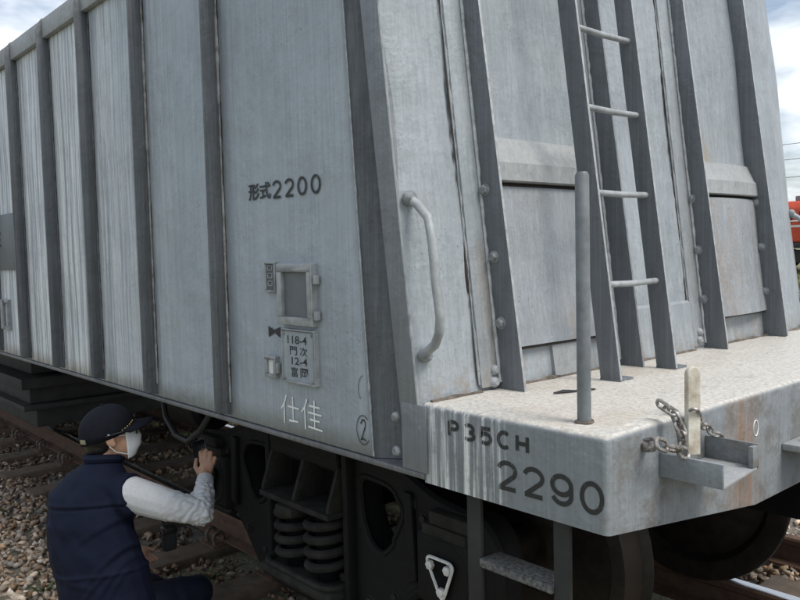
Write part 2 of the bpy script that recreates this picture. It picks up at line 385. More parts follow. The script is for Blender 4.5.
# ================================================================== ground and track
def gz(x, y):                                  # ballast surface
    if y < -1.15: z = -.185 - .135 * min(1, (-1.15 - y) / .8)
    elif y > 1.15: z = -.185 - .10 * min(1, (y - 1.15) / 1.0)
    else: z = -.185
    return z
mb = MB(); xs = [-600, -60, -14, 4, 60, 600]; ys = [-600, -40, -1.95, -1.15, 1.15, 2.15, 40, 1500]
vv = {(i, j): mb.bm.verts.new((x, y, gz(x, max(-3, min(3, y))) - .03)) for i, x in enumerate(xs) for j, y in enumerate(ys)}
for i in range(len(xs) - 1):
    for j in range(len(ys) - 1): mb.bm.faces.new((vv[i, j], vv[i + 1, j], vv[i + 1, j + 1], vv[i, j + 1]))
tag(mb.build('ground', 'ground_mix'), kind='structure')
def stones(name, regions, label):
    shapes = []
    for k in range(14):
        bm = bmesh.new()
        for q in range(8):
            v = Vector((random.gauss(0, 1), random.gauss(0, 1), random.gauss(0, 1))).normalized() * random.uniform(.8, 1.1)
            bm.verts.new((v.x * .62, v.y * .46, v.z * .36))
        bmesh.ops.convex_hull(bm, input=bm.verts)
        for v in [v for v in bm.verts if not v.link_faces]: bm.verts.remove(v)
        bm.verts.index_update()
        shapes.append((np.array([v.co[:] for v in bm.verts]), np.array([[v.index for v in f.verts] for f in bm.faces]))); bm.free()
    V, F, K, off = [], [], [], 0
    for (x0, x1, y0, y1, cnt, s0, s1, keep, lift) in regions:
        for i in range(cnt):
            x, y = random.uniform(x0, x1), random.uniform(y0, y1)
            if keep and not keep(x, y): continue
            sv_, sf = shapes[random.randrange(14)]; sc = s0 + (s1 - s0) * random.random() ** 1.6
            q = np.array(Matrix.Rotation(random.uniform(0, 6.28), 3, 'Z') @ Matrix.Rotation(random.gauss(0, .45), 3, 'X') @ Matrix.Rotation(random.gauss(0, .45), 3, 'Y'))
            z = gz(x, y) - .012 + random.uniform(-.02, .016) + lift
            V.append(sv_ @ q.T * sc + (x, y, z)); F.append(sf + off); off += len(sv_)
            rust = max(0, 1 - abs(abs(y) - .75) / .85); rust = min(1, rust * 1.25) * random.uniform(.45, 1)
            g = random.random()
            c = np.array((0.716, 0.667, 0.608)) * (.5 + .75 * g)
            if random.random() < .35: c = np.array((0.6, 0.459, 0.333)) * (.55 + .6 * g)
            if random.random() < .10: c = np.array((0.85, 0.85, 0.85)) * (.8 + .3 * g)
            if random.random() < .15: c = np.array((0.4, 0.408, 0.4)) * (.7 + .5 * g)
            c = c * (1 - rust) + np.array((.14, .085, .058)) * (.55 + .8 * g) * rust
            if y > 1.3: c = c * 1.12 + np.array((.035, .03, .02))
            c = c * np.array((.90, .80, .69)) * (1.15 if random.random() < .3 else .82)
            K.append(np.tile(np.r_[c, 1], (len(sv_), 1)))
    V = np.vstack(V).astype('f'); F = np.vstack(F); K = np.vstack(K).astype('f')
    me = bpy.data.meshes.new(name); me.vertices.add(len(V)); me.vertices.foreach_set('co', V.ravel())
    me.loops.add(F.size); me.loops.foreach_set('vertex_index', F.ravel().astype('i')); me.polygons.add(len(F))
    me.polygons.foreach_set('loop_start', np.arange(0, F.size, 3, dtype='i')); me.polygons.foreach_set('loop_total', np.full(len(F), 3, 'i'))
    me.update(); a = me.color_attributes.new('stone_col', 'FLOAT_COLOR', 'POINT'); a.data.foreach_set('color', K.ravel()); me.validate()
    tag(link(name, me, 'ballast'), label, 'gravel', kind='stuff')
SLEEP = [-.62 - .62 * k for k in range(-4, 21)]
def not_on_sleeper(x, y):
    if abs(y) > 1.13: return True
    if .48 < abs(y) < .64: return False
    return min(abs(x - s) for s in SLEEP) > .105 or random.random() < .38
stones('ballast', [(-11, -1.2, -2.9, -1.0, 21000, .028, .068, None, 0), (-12, 2.6, -1.15, 1.15, 15000, .028, .062, not_on_sleeper, 0),
                   (-7, 1.5, 1.1, 3.6, 14000, .03, .075, None, 0), (-12, 0, 3.6, 8, 9000, .05, .09, None, 0), (-1.2, 2.5, -2.9, -1.0, 3500, .03, .065, None, 0)],
       'grey and rust brown crushed stone ballast around the track')
tr = tag(empty('railway_track'), 'rusty railway track under the grey freight wagon', 'track', kind='structure')
PROF = [(-.062, -.150), (.062, -.150), (.062, -.138), (.012, -.122), (.0085, -.105), (.0085, -.052), (.030, -.036), (.0325, -.012), (.027, -.001), (.020, 0), (-.020, 0), (-.027, -.001), (-.0325, -.012), (-.030, -.036), (-.0085, -.052), (-.0085, -.105), (-.012, -.122), (-.062, -.138)]
def rail(yc, x0, x1, parent, z=0, name='rail', shine=True):
    mb = MB(); mb.prism([(x0, yc + a, z + b) for a, b in PROF], (x1 - x0, 0, 0)); o = mb.build(name, 'rail_rust', parent, ang=25)
    o.data.materials.append(MATS['rail_top'])
    if shine:
        for f in o.data.polygons:
            if f.center.z > z - .004 and abs(f.normal.z) > .5: f.material_index = 1
    return o
rail(-.566, -40, 14, tr); rail(.566, -40, 14, tr)
slm = None; clipm = None; padm = None
for i, x in enumerate(SLEEP):
    if slm is None:
        mb = MB(); mb.box(-.10, .10, -1.14, 1.14, -.30, -.163); slm = mb.bevel(.012, 2).build('sleeper', 'sleeper_wood', tr); sl = slm
        for v in slm.data.vertices: v.co += Vector(noise.noise_vector(v.co * 5)) * .006
    else: sl = inst(slm, 'sleeper', tr)
    sl.location = (x, random.uniform(-.015, .015), random.uniform(-.004, .004)); sl.rotation_euler.z = random.uniform(-.012, .012)
    for sy in (-1, 1):
        if padm is None:
            mb = MB(); mb.box(-.085, .085, -.16, .16, -.166, -.1505); pd = padm = mb.bevel(.004).build('base_plate', 'rail_rust', sl)
        else: pd = inst(padm, 'base_plate', sl)
        pd.location = (0, sy * .566, 0)
        for side in (-1, 1):
            for dx in (-.045, .05):
                if clipm is None:   # curled spring spike: shank, loop, toe on the rail foot
                    P = [Vector((0, .135, -.17)), Vector((0, .137, -.13))] + [Vector((.006 * k / 9, .108 + .034 * math.cos(a), -.118 + .036 * math.sin(a))) for k, a in enumerate(np.linspace(.1, 3.6, 10))] + [Vector((.006, .066, -.134)), Vector((.004, .045, -.129))]
                    clipm = MB().tube(P, .0095, 8).build('rail_clip', 'clip_steel', sl); c = clipm
                else: c = inst(clipm, 'rail_clip', sl)
                c.location = (dx, sy * .566, random.uniform(-.003, .003)); c.rotation_euler.z = (0 if side > 0 else math.pi) + random.uniform(-.12, .12)
o = rail(1.44, -9, 9, None, -.06, 'spare_rail', False); o.rotation_euler.z = 0
tag(o, 'long rusty loose rail lying on ballast beyond the wagon', 'rail')
# neighbouring tracks across the yard
for q, yt in enumerate((6.2, 10.6, 15.0, 44.2)):
    t2 = tag(empty('railway_track'), kind='structure')
    for sy in (-1, 1): rail(yt + sy * .566, -90, 20, t2, -.12)

# ================================================================== wagon
W = tag(empty('freight_wagon'), 'weathered grey steel ribbed freight wagon with end walkway and ladder', 'freight wagon')
XB = -10.4                                     # far end of the wagon
YS = -1.35; ZB, ZT = .897, 2.715; DECK = 1.08
ribs = [-1.593, -2.21, -2.81, -3.37, -3.943] + [-3.943 - .588 * k for k in range(1, 11)]
def side_edge(z): return -.775 - .066 * (z - .9)          # near end of the side sheet
def endx(z, y=0):                                          # end wall plane, leaning back
    return -.565 - .115 * (z - 1.08)
# side panels, one sheet per bay, with slight buckling
edges = [None] + ribs + [XB]
for i in range(len(ribs) + 1):
    xr = edges[i]; xl = edges[i + 1]; mb = MB(); nx, nz = 10, 24; g = {}
    for a in range(nx + 1):
        for b in range(nz + 1):
            z = ZB + (ZT - .02 - ZB) * b / nz; r = side_edge(z) if xr is None else xr - .004; x = xl + (r - xl) * a / nx
            e = math.sin(math.pi * a / nx) * math.sin(math.pi * min(1, b / nz)); y = YS + e * (.0015 if i == 0 else .011) * noise.noise(Vector((x * 2.1, 0, z * 1.3 + i)))
            g[a, b] = mb.bm.verts.new((x, y, z))
    for a in range(nx):
        for b in range(nz): mb.bm.faces.new((g[a, b], g[a + 1, b], g[a + 1, b + 1], g[a, b + 1]))
    o = mb.build('side_panel', 'side_paint', W); md = o.modifiers.new('t', 'SOLIDIFY'); md.thickness = .008; md.offset = -1 if o.data.polygons[0].normal.y < 0 else 1
# ribs: flat bars on edge, welded along one side
for i, x in enumerate(ribs):
    mb = MB(); D = .060
    pr = [(YS + .012, .900), (YS - D + .010, .915), (YS - D, .930), (YS - D, 2.655), (YS - D + .010, 2.695), (YS - D + .03, 2.725), (YS + .012, 2.74)]
    mb.prism([(x - .012, a, b) for a, b in pr], (.012, 0, 0)); rb = mb.bevel(.0025, 2).build('rib', 'rib_paint', W)
    if i < 7:                                  # weld bead along the foot of the bar
        mb = MB(); pts = []; rr = []; zt = 2.6
        for k in range(150):
            z = .95 + (zt - .95) * k / 149; v = noise.noise(Vector((x * 7, z * 9, 3.1))); h = noise.noise(Vector((x * 3, z * 46, .4)))
            heavy = 1.0 if (i < 2 and 2.02 - .1 * i < z < 2.36) else .55
            pts.append((x + .004 + .004 * v, YS - .002 + .002 * h, z)); rr.append(max(.001, .0015 + .0055 * heavy * (.5 + 1.1 * max(0, v + .35)) + .003 * h))
        mb.tube(pts, rr, 7).build('weld_bead', 'weld' if i < 2 else 'rib_paint', rb)
        MB().tube([(p_[0] + .0075 + .0015 * noise.noise(Vector((p_[2] * 12, i, 2))), YS - .0004, p_[2]) for p_ in pts], [max(.0003, .0008 + .005 * noise.noise(Vector((p_[2] * 7, i, 9))) + .002 * noise.noise(Vector((p_[2] * 33, i, 9)))) for p_ in pts], 5).build('seam_shade_line', 'seam_crack_shade', rb)  # dark line laid beside the weld as the shadow of the gap
MB().box(XB, -.90, YS - .030, YS - .0005, 2.625, 2.722).bevel(.006, 2).build('top_rail', 'ledge_paint', W)
MB().box(XB, -.56, YS - .005, YS + .10, .875, .8925).bevel(.004, 2).build('bottom_flange', 'edge_paint', W)
# corner: shallow groove then bolted corner angle
def corner_e2(z): return endx(z) - .0195
def strip(a, b, zs=(.895, 2.70)):
    return [(*a(zs[0]), zs[0]), (*b(zs[0]), zs[0]), (*b(zs[1]), zs[1]), (*a(zs[1]), zs[1])]
mb = MB(); A = strip(lambda z: (side_edge(z) - .002, YS + .001), lambda z: (side_edge(z) + .085, YS + .062))
mb.hexa(A, [(x, y + .012, z) for x, y, z in A]).build('corner_groove', 'rib_paint', W)
mb = MB(); A = strip(lambda z: (corner_e2(z) - .070, YS - .006), lambda z: (corner_e2(z) + .002, YS - .006))
cp = mb.hexa(A, [(x, y + .05, z) for x, y, z in A]).bevel(.004, 2).build('corner_post', 'corner_paint', W)
pts = []; rr = []
for k in range(150):
    z = .90 + 1.80 * k / 149; h = noise.noise(Vector((z * 36, 7, 1))); pts.append((side_edge(z) + .001 * h, YS - .001, z)); rr.append(max(.0008, .0026 + .003 * h))
MB().tube(pts, rr, 6).build('weld_bead', 'sunlit_worn_edge', cp)
pts = []; rr = []
for k in range(140):
    z = .90 + 1.80 * k / 139; h = noise.noise(Vector((z * 40, 2, 1))); pts.append((corner_e2(z) + .003 + .002 * h, YS - .003, z)); rr.append(max(.001, .0035 + .004 * h))
MB().tube(pts, rr, 6).build('weld_bead', 'galv', cp)
for (px, py) in ((396, 417), (397, 451)):
    q = hit(px, py, 1, YS - .006); MB().dome((q.x, YS - .006, q.z), (0, -1, 0), .015, .012).build('bolt', 'bolt_paint', cp)
MB().box(-.645, -.548, YS - .0075, YS - .0015, .893, 1.074).bevel(.003).build('gusset_plate', 'corner_paint', W)
# end wall: sheet from corner to corner, leaning back, chamfered far corner
mb = MB(); ny, nz = 60, 30; g = {}
for a in range(ny + 1):
    y = -1.352 + 2.704 * a / ny
    for b in range(nz + 1):
        z = 1.04 + 1.68 * b / nz; x = endx(z) - max(0, y - 1.0) * .32 - max(0, -1.28 - y) * .30 + .010 * noise.noise(Vector((y * 3.2, z * 2.4, 5.0)))
        g[a, b] = mb.bm.verts.new((x, y, z))
for a in range(ny):
    for b in range(nz): mb.bm.faces.new((g[a, b], g[a + 1, b], g[a + 1, b + 1], g[a, b + 1]))
mb.build('end_wall', 'end_paint', W)
def tilt(x, y, z): return (endx(z) + x, y, z)
def end_plate(name, y0, y1, prof, mat, nseg=8, bulge=0):  # prof (out, z) swept in y, following the lean
    mb = MB(); R = []
    for k in range(nseg + 1):
        y = y0 + (y1 - y0) * k / nseg; bb = bulge * math.sin(math.pi * k / nseg)
        R.append([mb.bm.verts.new(tilt(o_ + (bb if o_ > .001 else 0) + .002 * noise.noise(Vector((y * 9, z * 9, 1))), y, z)) for o_, z in prof])
    n = len(prof)
    for a, b in zip(R, R[1:]):
        for k in range(n): mb.bm.faces.new((a[k], a[(k + 1) % n], b[(k + 1) % n], b[k]))
    mb.bm.faces.new(R[0][::-1]); mb.bm.faces.new(R[-1]); return mb.build(name, mat, W, ang=28)
POSTS = [-1.055, -.45, .135, .665]
def end_post(y, fl, bolts):
    mb = MB(); a0, a1 = .100, .066
    P = lambda o_, yy, z: tilt(o_, yy, z)
    q0 = [P(-.004, y, 1.078), P(a0, y, 1.078), P(a0, y + .011, 1.078), P(-.004, y + .011, 1.078)]
    q1 = [P(-.004, y, 2.70), P(a1, y, 2.70), P(a1, y + .011, 2.70), P(-.004, y + .011, 2.70)]
    mb.hexa(q0, q1); w_ = sunlit_wear(mb.bevel(.003, 2).build('end_post', 'post_paint', W))
    if fl:
        mb = MB(); q0 = [P(-.004, y - fl, 1.09), P(.011, y - fl, 1.09), P(.011, y - .001, 1.09), P(-.004, y - .001, 1.09)]
        q1 = [P(-.004, y - fl, 2.69), P(.011, y - fl, 2.69), P(.011, y - .001, 2.69), P(-.004, y - .001, 2.69)]
        mb.hexa(q0, q1).bevel(.003, 2).build('post_flange', 'end_paint', w_)
        for sgn, ww in ((-1, fl), (1, 0)):     # rough weld at the flange edge and the root fillet
            pts = []; rr = []
            for k in range(130):
                z = 1.10 + 1.58 * k / 129; h = noise.noise(Vector((y * 5, z * 33, sgn)))
                yy = y - (fl + .003 if sgn < 0 else .003); pts.append(P(.004 if sgn < 0 else .014, yy + .002 * h, z)); rr.append(max(.0015, (.0028 if sgn < 0 else .006) + .0035 * h + (.003 * noise.noise(Vector((y * 5, z * 5, 8))) if sgn < 0 else 0)))
            MB().tube(pts, rr, 6).build('weld_bead', 'ledge_paint' if sgn < 0 else 'sunlit_worn_edge', w_)
            if sgn < 0: MB().tube([(p_[0] - .001, p_[1] - .006, p_[2]) for p_ in pts], [max(.0003, .0012 + .0065 * noise.noise(Vector((p_[2] * 6, y, 9))) + .003 * noise.noise(Vector((p_[2] * 30, y, 4)))) for p_ in pts], 5).build('seam_shade_line', 'seam_crack_shade', w_)  # broken dark crack line, its gap shade put into the colour
    for (px, py) in bolts:
        b_ = hit(px, py, 1, y); MB().hexbolt((b_.x, y, b_.z), (0, -1, 0), .0145, .014).build('bolt', 'bolt_paint', w_)
    return w_
p1 = end_post(POSTS[0], .075, [(485, 190), (494, 257), (501, 323)])
p2 = end_post(POSTS[1], .075, [])
p3 = end_post(POSTS[2], .085, [(691, 199), (698, 250), (703, 299)])
p4 = end_post(POSTS[3], 0, [(755, 203), (761, 247), (765, 291)])
for pp, lst in ((p1, [(494, 370), (494, 382)]), (p3, [(699, 332), (699, 340)])):
    for (px, py) in lst:
        r = ray(px, py); k = .115; tt = (-.555 - k * (CAM[2] - 1.08) - CAM[0]) / (r[0] + k * r[2]); q = CAM + r * tt
        MB().dome(tuple(q), (1, 0, .1), .016, .016).build('bolt', 'galv', pp)
for y0, y1, bul in ((POSTS[0] + .012, POSTS[1] - .078, 0), (POSTS[2] + .012, POSTS[3] - .001, .022)):
    end_plate('ledge_plate', y0, y1, [(-.003, 1.815), (.010, 1.808), (.034, 1.745), (.042, 1.735), (.042, 1.682), (.034, 1.678), (-.003, 1.678)], 'ledge_paint', 8, bul * .5)
    end_plate('hatch_plate', y0, y1, [(-.003, 1.666), (.020, 1.666), (.023, 1.655), (.020, 1.5), (.020, 1.30), (.026, 1.205), (.026, 1.192), (-.003, 1.192)], 'hatch_shade_paint', 10, bul)
    end_plate('gap_shade_strip', y0, y1, [(-.002, 1.1915), (.016, 1.1915), (.016, 1.182), (-.002, 1.182)], 'seam_crack_shade')  # dark strip painting the shade below the hatch edge
    end_plate('gap_shade_strip', y0, y1, [(-.002, 1.677), (.010, 1.677), (.010, 1.667), (-.002, 1.667)], 'seam_crack_shade')  # dark strip painting the gap shade under the ledge lip
end_plate('lower_plate', POSTS[1] + .012, POSTS[2] - .090, [(-.003, 1.270), (.010, 1.268), (.016, 1.260), (.016, 1.082), (-.003, 1.082)], 'end_paint')
q0 = hit(553, 350, 0, -.555)
end_plate('patch_plate', -.80, -.615, [(-.003, 1.19), (.010, 1.185), (.012, 1.085), (-.003, 1.085)], 'ledge_paint')
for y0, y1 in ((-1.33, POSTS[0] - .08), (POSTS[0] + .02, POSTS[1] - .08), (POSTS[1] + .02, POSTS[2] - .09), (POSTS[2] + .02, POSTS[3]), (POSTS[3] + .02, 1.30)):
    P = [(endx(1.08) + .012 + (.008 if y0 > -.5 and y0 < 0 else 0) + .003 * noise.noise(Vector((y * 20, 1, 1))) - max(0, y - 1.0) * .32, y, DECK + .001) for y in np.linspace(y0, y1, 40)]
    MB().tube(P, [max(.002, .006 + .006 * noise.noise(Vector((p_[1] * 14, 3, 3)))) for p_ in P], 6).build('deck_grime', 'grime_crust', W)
# far side wall, roof, floor close the body
MB().prism([(XB, 1.342, .895), (-.70, 1.342, .895), (-.70, 1.342, 1.08), (-.89, 1.342, 2.70), (XB, 1.342, 2.70)], (0, .010, 0)).build('side_wall', 'side_paint', W)
MB().box(XB, -.86, -1.345, 1.340, 2.60, 2.615).build('roof_plate', 'end_paint', W)
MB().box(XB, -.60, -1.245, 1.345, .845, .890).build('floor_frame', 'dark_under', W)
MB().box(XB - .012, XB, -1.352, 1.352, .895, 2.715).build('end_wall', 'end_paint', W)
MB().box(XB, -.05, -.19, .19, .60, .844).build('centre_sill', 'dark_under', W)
# walkway platform and fish-bellied end sill
mb = MB(); P = [(-1.35, .868), (-.66, .776), (.66, .776), (1.35, .868), (1.35, DECK), (-1.35, DECK)]
mb.prism([(-.563, y, z) for y, z in P], (.563, 0, 0))
bmesh.ops.recalc_face_normals(mb.bm, faces=mb.bm.faces)
es = [e for e in mb.bm.edges if len(e.link_faces) == 2 and ((all(v.co.z > 1.07 for v in e.verts) and max(abs(v.co.x) for v in e.verts) < .6 and not all(v.co.x < -.5 for v in e.verts)) or (all(abs(v.co.x) < .01 for v in e.verts) and abs(e.verts[0].co.y - e.verts[1].co.y) < .01))]
bmesh.ops.bevel(mb.bm, geom=es, offset=.014, segments=4, affect='EDGES', profile=.5)
plat = mb.build('end_platform', 'sill_paint', W, ang=50)
# dust crust lumps on the walkway
mb = MB()
for k in range(260):
    x, y = random.uniform(-.54, -.03), random.uniform(-1.30, 1.25); s = random.uniform(.004, .016) * (1 if random.random() < .8 else 1.8)
    c = Vector((x, y, DECK)); n = random.randint(5, 7); a0 = random.uniform(0, 6)
    ring = [c + Vector((math.cos(a0 + 6.283 * i / n) * s * random.uniform(.5, 1.4), math.sin(a0 + 6.283 * i / n) * s * random.uniform(.6, 1.7), -.001)) for i in range(n)]
    mb.poly(ring + [c + Vector((0, 0, s * .22))], [(i, (i + 1) % n, n) for i in range(n)])
mb.build('dust_crust', 'sill_paint', plat); bpy.data.objects['dust_crust']['kind'] = 'stuff'
# ladder
ld = empty('ladder', (0, 0, 0), W)
def ladx(z): return -.425 - .128 * (z - 1.08)
for y in (-.745, -.430):
    mb = MB(); zs = (1.083, 2.95); d = .060
    A = [(ladx(zs[0]) - .005, y), (ladx(zs[0]) + d + .006, y), (ladx(zs[0]) + d + .006, y + .011), (ladx(zs[0]) - .005, y + .011)]
    B = [(ladx(zs[1]), y), (ladx(zs[1]) + d, y), (ladx(zs[1]) + d, y + .011), (ladx(zs[1]), y + .011)]
    sunlit_wear(mb.hexa([(a, b, zs[0]) for a, b in A], [(a, b, zs[1]) for a, b in B]).bevel(.0028, 2).build('stringer', 'post_paint', ld))
    MB().box(ladx(1.1) - .004, ladx(1.1) + .064, y - .001, y + .075, DECK - .002, DECK + .007).bevel(.002).build('foot_plate', 'post_paint', ld)
    MB().lathe([(.013, DECK + .010), (.013, DECK + .024), (.008, DECK + .028)], (ladx(1.1) + .03, y + .045, 0), 'z', 6).build('bolt', 'galv', ld)
for z in (1.366, 1.645, 1.907, 2.152, 2.41, 2.66):
    x = ladx(z) + .032; MB().tube([(x, -.736, z), (x + .001, -.57, z - .003), (x, -.396, z)], .0098, 10).build('rung', 'galv', ld)
    MB().tube([(x + .0125 * math.cos(a), -.7325, z + .0125 * math.sin(a)) for a in np.linspace(0, 2 * math.pi, 14, endpoint=False)], [.004 + .0015 * math.sin(4 * k) for k in range(14)], 5, closed=True).build('weld_bead', 'post_paint', ld)
# post standing on the walkway corner
MB().tube([(-.119, -1.262, 1.075), (-.119, -1.262, 1.64), (-.119, -1.262, 1.648)], [.0160, .0160, .012], 16).build('stanchion', 'stanchion_paint', W)
MB().tube([(-.119 + .0175 * math.cos(a), -1.262 + .0175 * math.sin(a), DECK + .002) for a in np.linspace(0, 2 * math.pi, 20, endpoint=False)], [.005 + .002 * math.sin(5 * k) for k in range(20)], 6, closed=True).build('weld_bead', 'grime_crust', bpy.data.objects['stanchion'])
# grab handles at both corners
for sy in (-1, 1):
    ex = 0 if sy < 0 else -.10; y = sy * 1.325
    q = [(endx(1.617) + ex + .006, y, 1.617), (endx(1.6) + ex + .030, y, 1.602), (endx(1.56) + ex + .075, y + sy * .010, 1.565), (endx(1.5) + ex + .088, y + sy * .016, 1.50), (-.512 + ex, y + sy * .02, 1.40), (-.498 + ex, y + sy * .02, 1.31), (-.505 + ex, y + sy * .018, 1.268), (-.53 + ex, y + sy * .01, 1.235), (endx(1.21) + ex + .006, y, 1.212)]
    h = MB().tube(q, .0125, 12).build('grab_handle', 'galv', W)
    for z in (1.622, 1.204): MB().dome((endx(z) + ex, y, z), (1, 0, .1), .021, .022).build('bolt', 'bolt_paint', h)
# coupler pocket with chained wooden wedge
tray = empty('wedge_tray', (0, 0, 0), W); zt, zb = 1.010, .960
MB().box(.001, .150, -1.146, -1.138, zb - .005, zt).bevel(.002).build('side_plate', 'sill_paint', tray)
MB().box(.001, .130, -.936, -.928, zb - .005, zt + .004).bevel(.002).build('side_plate', 'sill_paint', tray)
MB().box(.119, .131, -.962, -.9365, zb + .001, zt + .001).bevel(.002).build('end_lip', 'sill_paint', tray)
MB().prism([(.001, -1.1375, zb), (.148, -1.1375, zb), (.129, -.9365, zb), (.001, -.9365, zb)], (0, 0, -.007)).bevel(.0015).build('bottom_plate', 'ledge_paint', tray)
out_ = None
out_ = [(-.017, -.095), (.017, -.095)] + [(.017 * math.cos(a), .093 + .020 * math.sin(a)) for a in np.linspace(0, math.pi, 9)]
M = Matrix.Translation((.024, -1.04, 1.085)) @ Matrix.Rotation(R_(62), 4, 'Z') @ Matrix.Rotation(R_(90), 4, 'X')
tag(curve_plate('wooden_wedge', [out_], .005, .003, 'weathered_wood', None, M), 'weathered off-white wooden wedge with rounded top hanging beside the chained tray', 'wedge')
def chain(pts, n, link_len, wr):
    ch = empty('chain', (0, 0, 0), W); pts = [Vector(p) for p in pts]; L_ = [0]
    for a, b in zip(pts, pts[1:]): L_.append(L_[-1] + (b - a).length)
    for k in range(n):
        s = L_[-1] * (k + .5) / n; i = max(j for j in range(len(pts) - 1) if L_[j] <= s); t = (s - L_[i]) / (L_[i + 1] - L_[i])
        c = pts[i].lerp(pts[i + 1], t); d = (pts[i + 1] - pts[i]).normalized(); u = d.orthogonal().normalized(); u = Matrix.Rotation(R_(90) * (k % 2) + .5, 3, d) @ u
        hl, hw = link_len * .5, link_len * .28; P = []
        for j in range(14):
            a = 2 * math.pi * j / 14; P.append(c + d * (math.cos(a) * hw * .9 + (hl - hw) * (1 if math.cos(a) > 0 else -1)) + u * math.sin(a) * hw)
        MB().tube(P, wr, 6, closed=True).build('chain_link', 'chain_steel', ch)
    return ch
p_eye = hit(648, 446, 0, .012); p_a = hit(676, 452, 0, .03); p_b = hit(674, 413, 0, .030); p_c = hit(692, 412, 0, .03); p_d = hit(720, 437, 0, .030)
chain([p_eye + Vector((-.012, 0, 0)), hit(660, 444, 0, .05), p_a + Vector((.03, 0, 0))], 4, .044, .0046)
chain([p_a + Vector((.02, 0, .0)), hit(681, 430, 0, .045), p_b, Vector((-.01, p_b.y + .005, p_b.z + .016))], 6, .036, .0042)
chain([p_c + Vector((0, 0, .006)), hit(704, 426, 0, .028), p_d], 5, .036, .0042)
MB().tube([p_eye + Vector((-.02, 0, 0)), p_eye + Vector((.004, 0, 0))], .011, 10).build('chain_eye', 'chain_steel', W)
mark = []
for k in range(16):
    a = 2 * math.pi * k / 16; mark.append((0, math.cos(a) * .013, math.sin(a) * .021))
c_ = hit(756, 428, 0, .001); MB().tube([Vector((.0006, c_.y, c_.z)) + Vector(m_) for m_ in mark], .0015, 4, closed=True).build('chalk_ring', 'chalk_white', W)
# draw gear at the middle of the end sill
cp_ = empty('coupler', (0, 0, 0), W)
MB().box(.0005, .11, -.50, -.20, .895, .915).bevel(.004).build('bracket_plate', 'ledge_paint', cp_)
MB().lathe([(.018, .913), (.018, .935), (.010, .94)], (.05, -.43, 0), 'z', 6).build('bolt', 'bolt_paint', cp_)
MB().box(.0005, .05, -.20, .20, .70, 1.0).bevel(.012).build('striker', 'bogie_dust', cp_)
MB().box(.05, .32, -.075, .075, .76, .92).bevel(.02).build('shank', 'bogie_iron', cp_)
mb = MB(); mb.prism([(.30, -.12, .70), (.46, -.15, .70), (.58, -.10, .70), (.50, .0, .70), (.56, .10, .70), (.46, .16, .70), (.30, .12, .70)], (0, 0, .27)); mb.bevel(.02, 3).build('knuckle', 'bogie_iron', cp_)
# step under the side sill
stp = empty('side_step', (0, 0, 0), W)
for x0, x1 in ((-.468, -.420), (-.188, -.142)):
    MB().box(x0, x1, -1.292, -1.280, .42, .874).bevel(.002).build('hanger', 'under_grey', stp)
MB().box(-.4195, -.1885, -1.300, -1.225, .666, .688).bevel(.003).build('tread', 'tread_dust', stp)
MB().box(-.4195, -.1885, -1.300, -1.225, .43, .452).bevel(.003).build('tread', 'tread_dust', stp)
# lettering and plates on the side
FY = YS - .0031
def arc(cx, cy, rx, ry, a0, a1, n=16): return [(cx + rx * math.cos(R_(a)), cy + ry * math.sin(R_(a))) for a in np.linspace(a0, a1, n)]
GL = {'2': [arc(.31, .70, .31, .30, 168, -38, 18) + [(.03, .0)], [(.0, .0), (.62, .0)]],
      '9': [arc(.31, .67, .31, .33, 0, 360, 28), [(.62, .67), (.62, .50)] + arc(.31, .34, .31, .34, 0, -158, 16)],
      '0': [arc(.31, .50, .31, .50, 0, 360, 34)], 'P': [[(.05, 0), (.05, 1)], [(.05, 1), (.34, 1)] + arc(.36, .74, .24, .26, 90, -90, 12) + [(.05, .48)]],
      '3': [arc(.28, .74, .27, .26, 148, -85, 14), arc(.28, .26, .31, .26, 88, -142, 16)], '5': [[(.56, 1), (.10, 1), (.07, .56)] + arc(.27, .33, .31, .33, 122, -132, 18)],
      'C': [arc(.33, .5, .33, .5, 48, 312, 24)], 'H': [[(.04, 0), (.04, 1)], [(.60, 0), (.60, 1)], [(.04, .5), (.60, .5)]]}
def stencil(body, x0, x1, z0, z1, wd, face, gap=.30):
    """constant-width painted characters"""
    n = len(body); u = (x1 - x0) / (n * .62 + (n - 1) * gap); k = 0
    for i, ch in enumerate(body):
        mb = MB(); xo = x0 + i * (.62 + gap) * u
        for pl in GL[ch]:
            k += 1; closed = len(pl) > 20 and abs(pl[0][0] - pl[-1][0]) + abs(pl[0][1] - pl[-1][1]) < .01
            if closed: pl = pl[:-1]
            P = [Vector((xo + a * u, z0 + wd / 2 + b * (z1 - z0 - wd))) for a, b in pl]; m = len(P); A, B = [], []
            for j in range(m):
                d0 = P[j] - P[j - 1] if (j or closed) else P[1] - P[0]; d1 = P[(j + 1) % m] - P[j] if (j < m - 1 or closed) else d0
                d0, d1 = d0.normalized(), d1.normalized(); t = (d0 + d1).normalized(); q = Vector((-t.y, t.x)) * (wd / 2 / max(.5, t.dot(d1)))
                A.append(P[j] + q); B.append(P[j] - q)
            fy = face - .00015 * (k % 3); vs_ = [(p.x, fy, p.y) for p in A] + [(p.x, fy, p.y) for p in B]
            mb.poly(vs_, [(j, (j + 1) % m, m + (j + 1) % m, m + j) for j in range(m if closed else m - 1)])
        mb.build('lettering', 'letter_black', W, smooth=False)
text('lettering', '形式', 'letter_black', W, -1.410, -1.272, 1.662, 1.719, bold=.020, face=FY)
stencil('2200', -1.256, -.996, 1.660, 1.719, .0085, FY, .42)
stencil('P35CH', -.470, -.212, 1.005, 1.051, .0098, YS - .0012, .42)
stencil('2290', -.302, -.012, .907, .980, .0112, YS - .0012, .34)
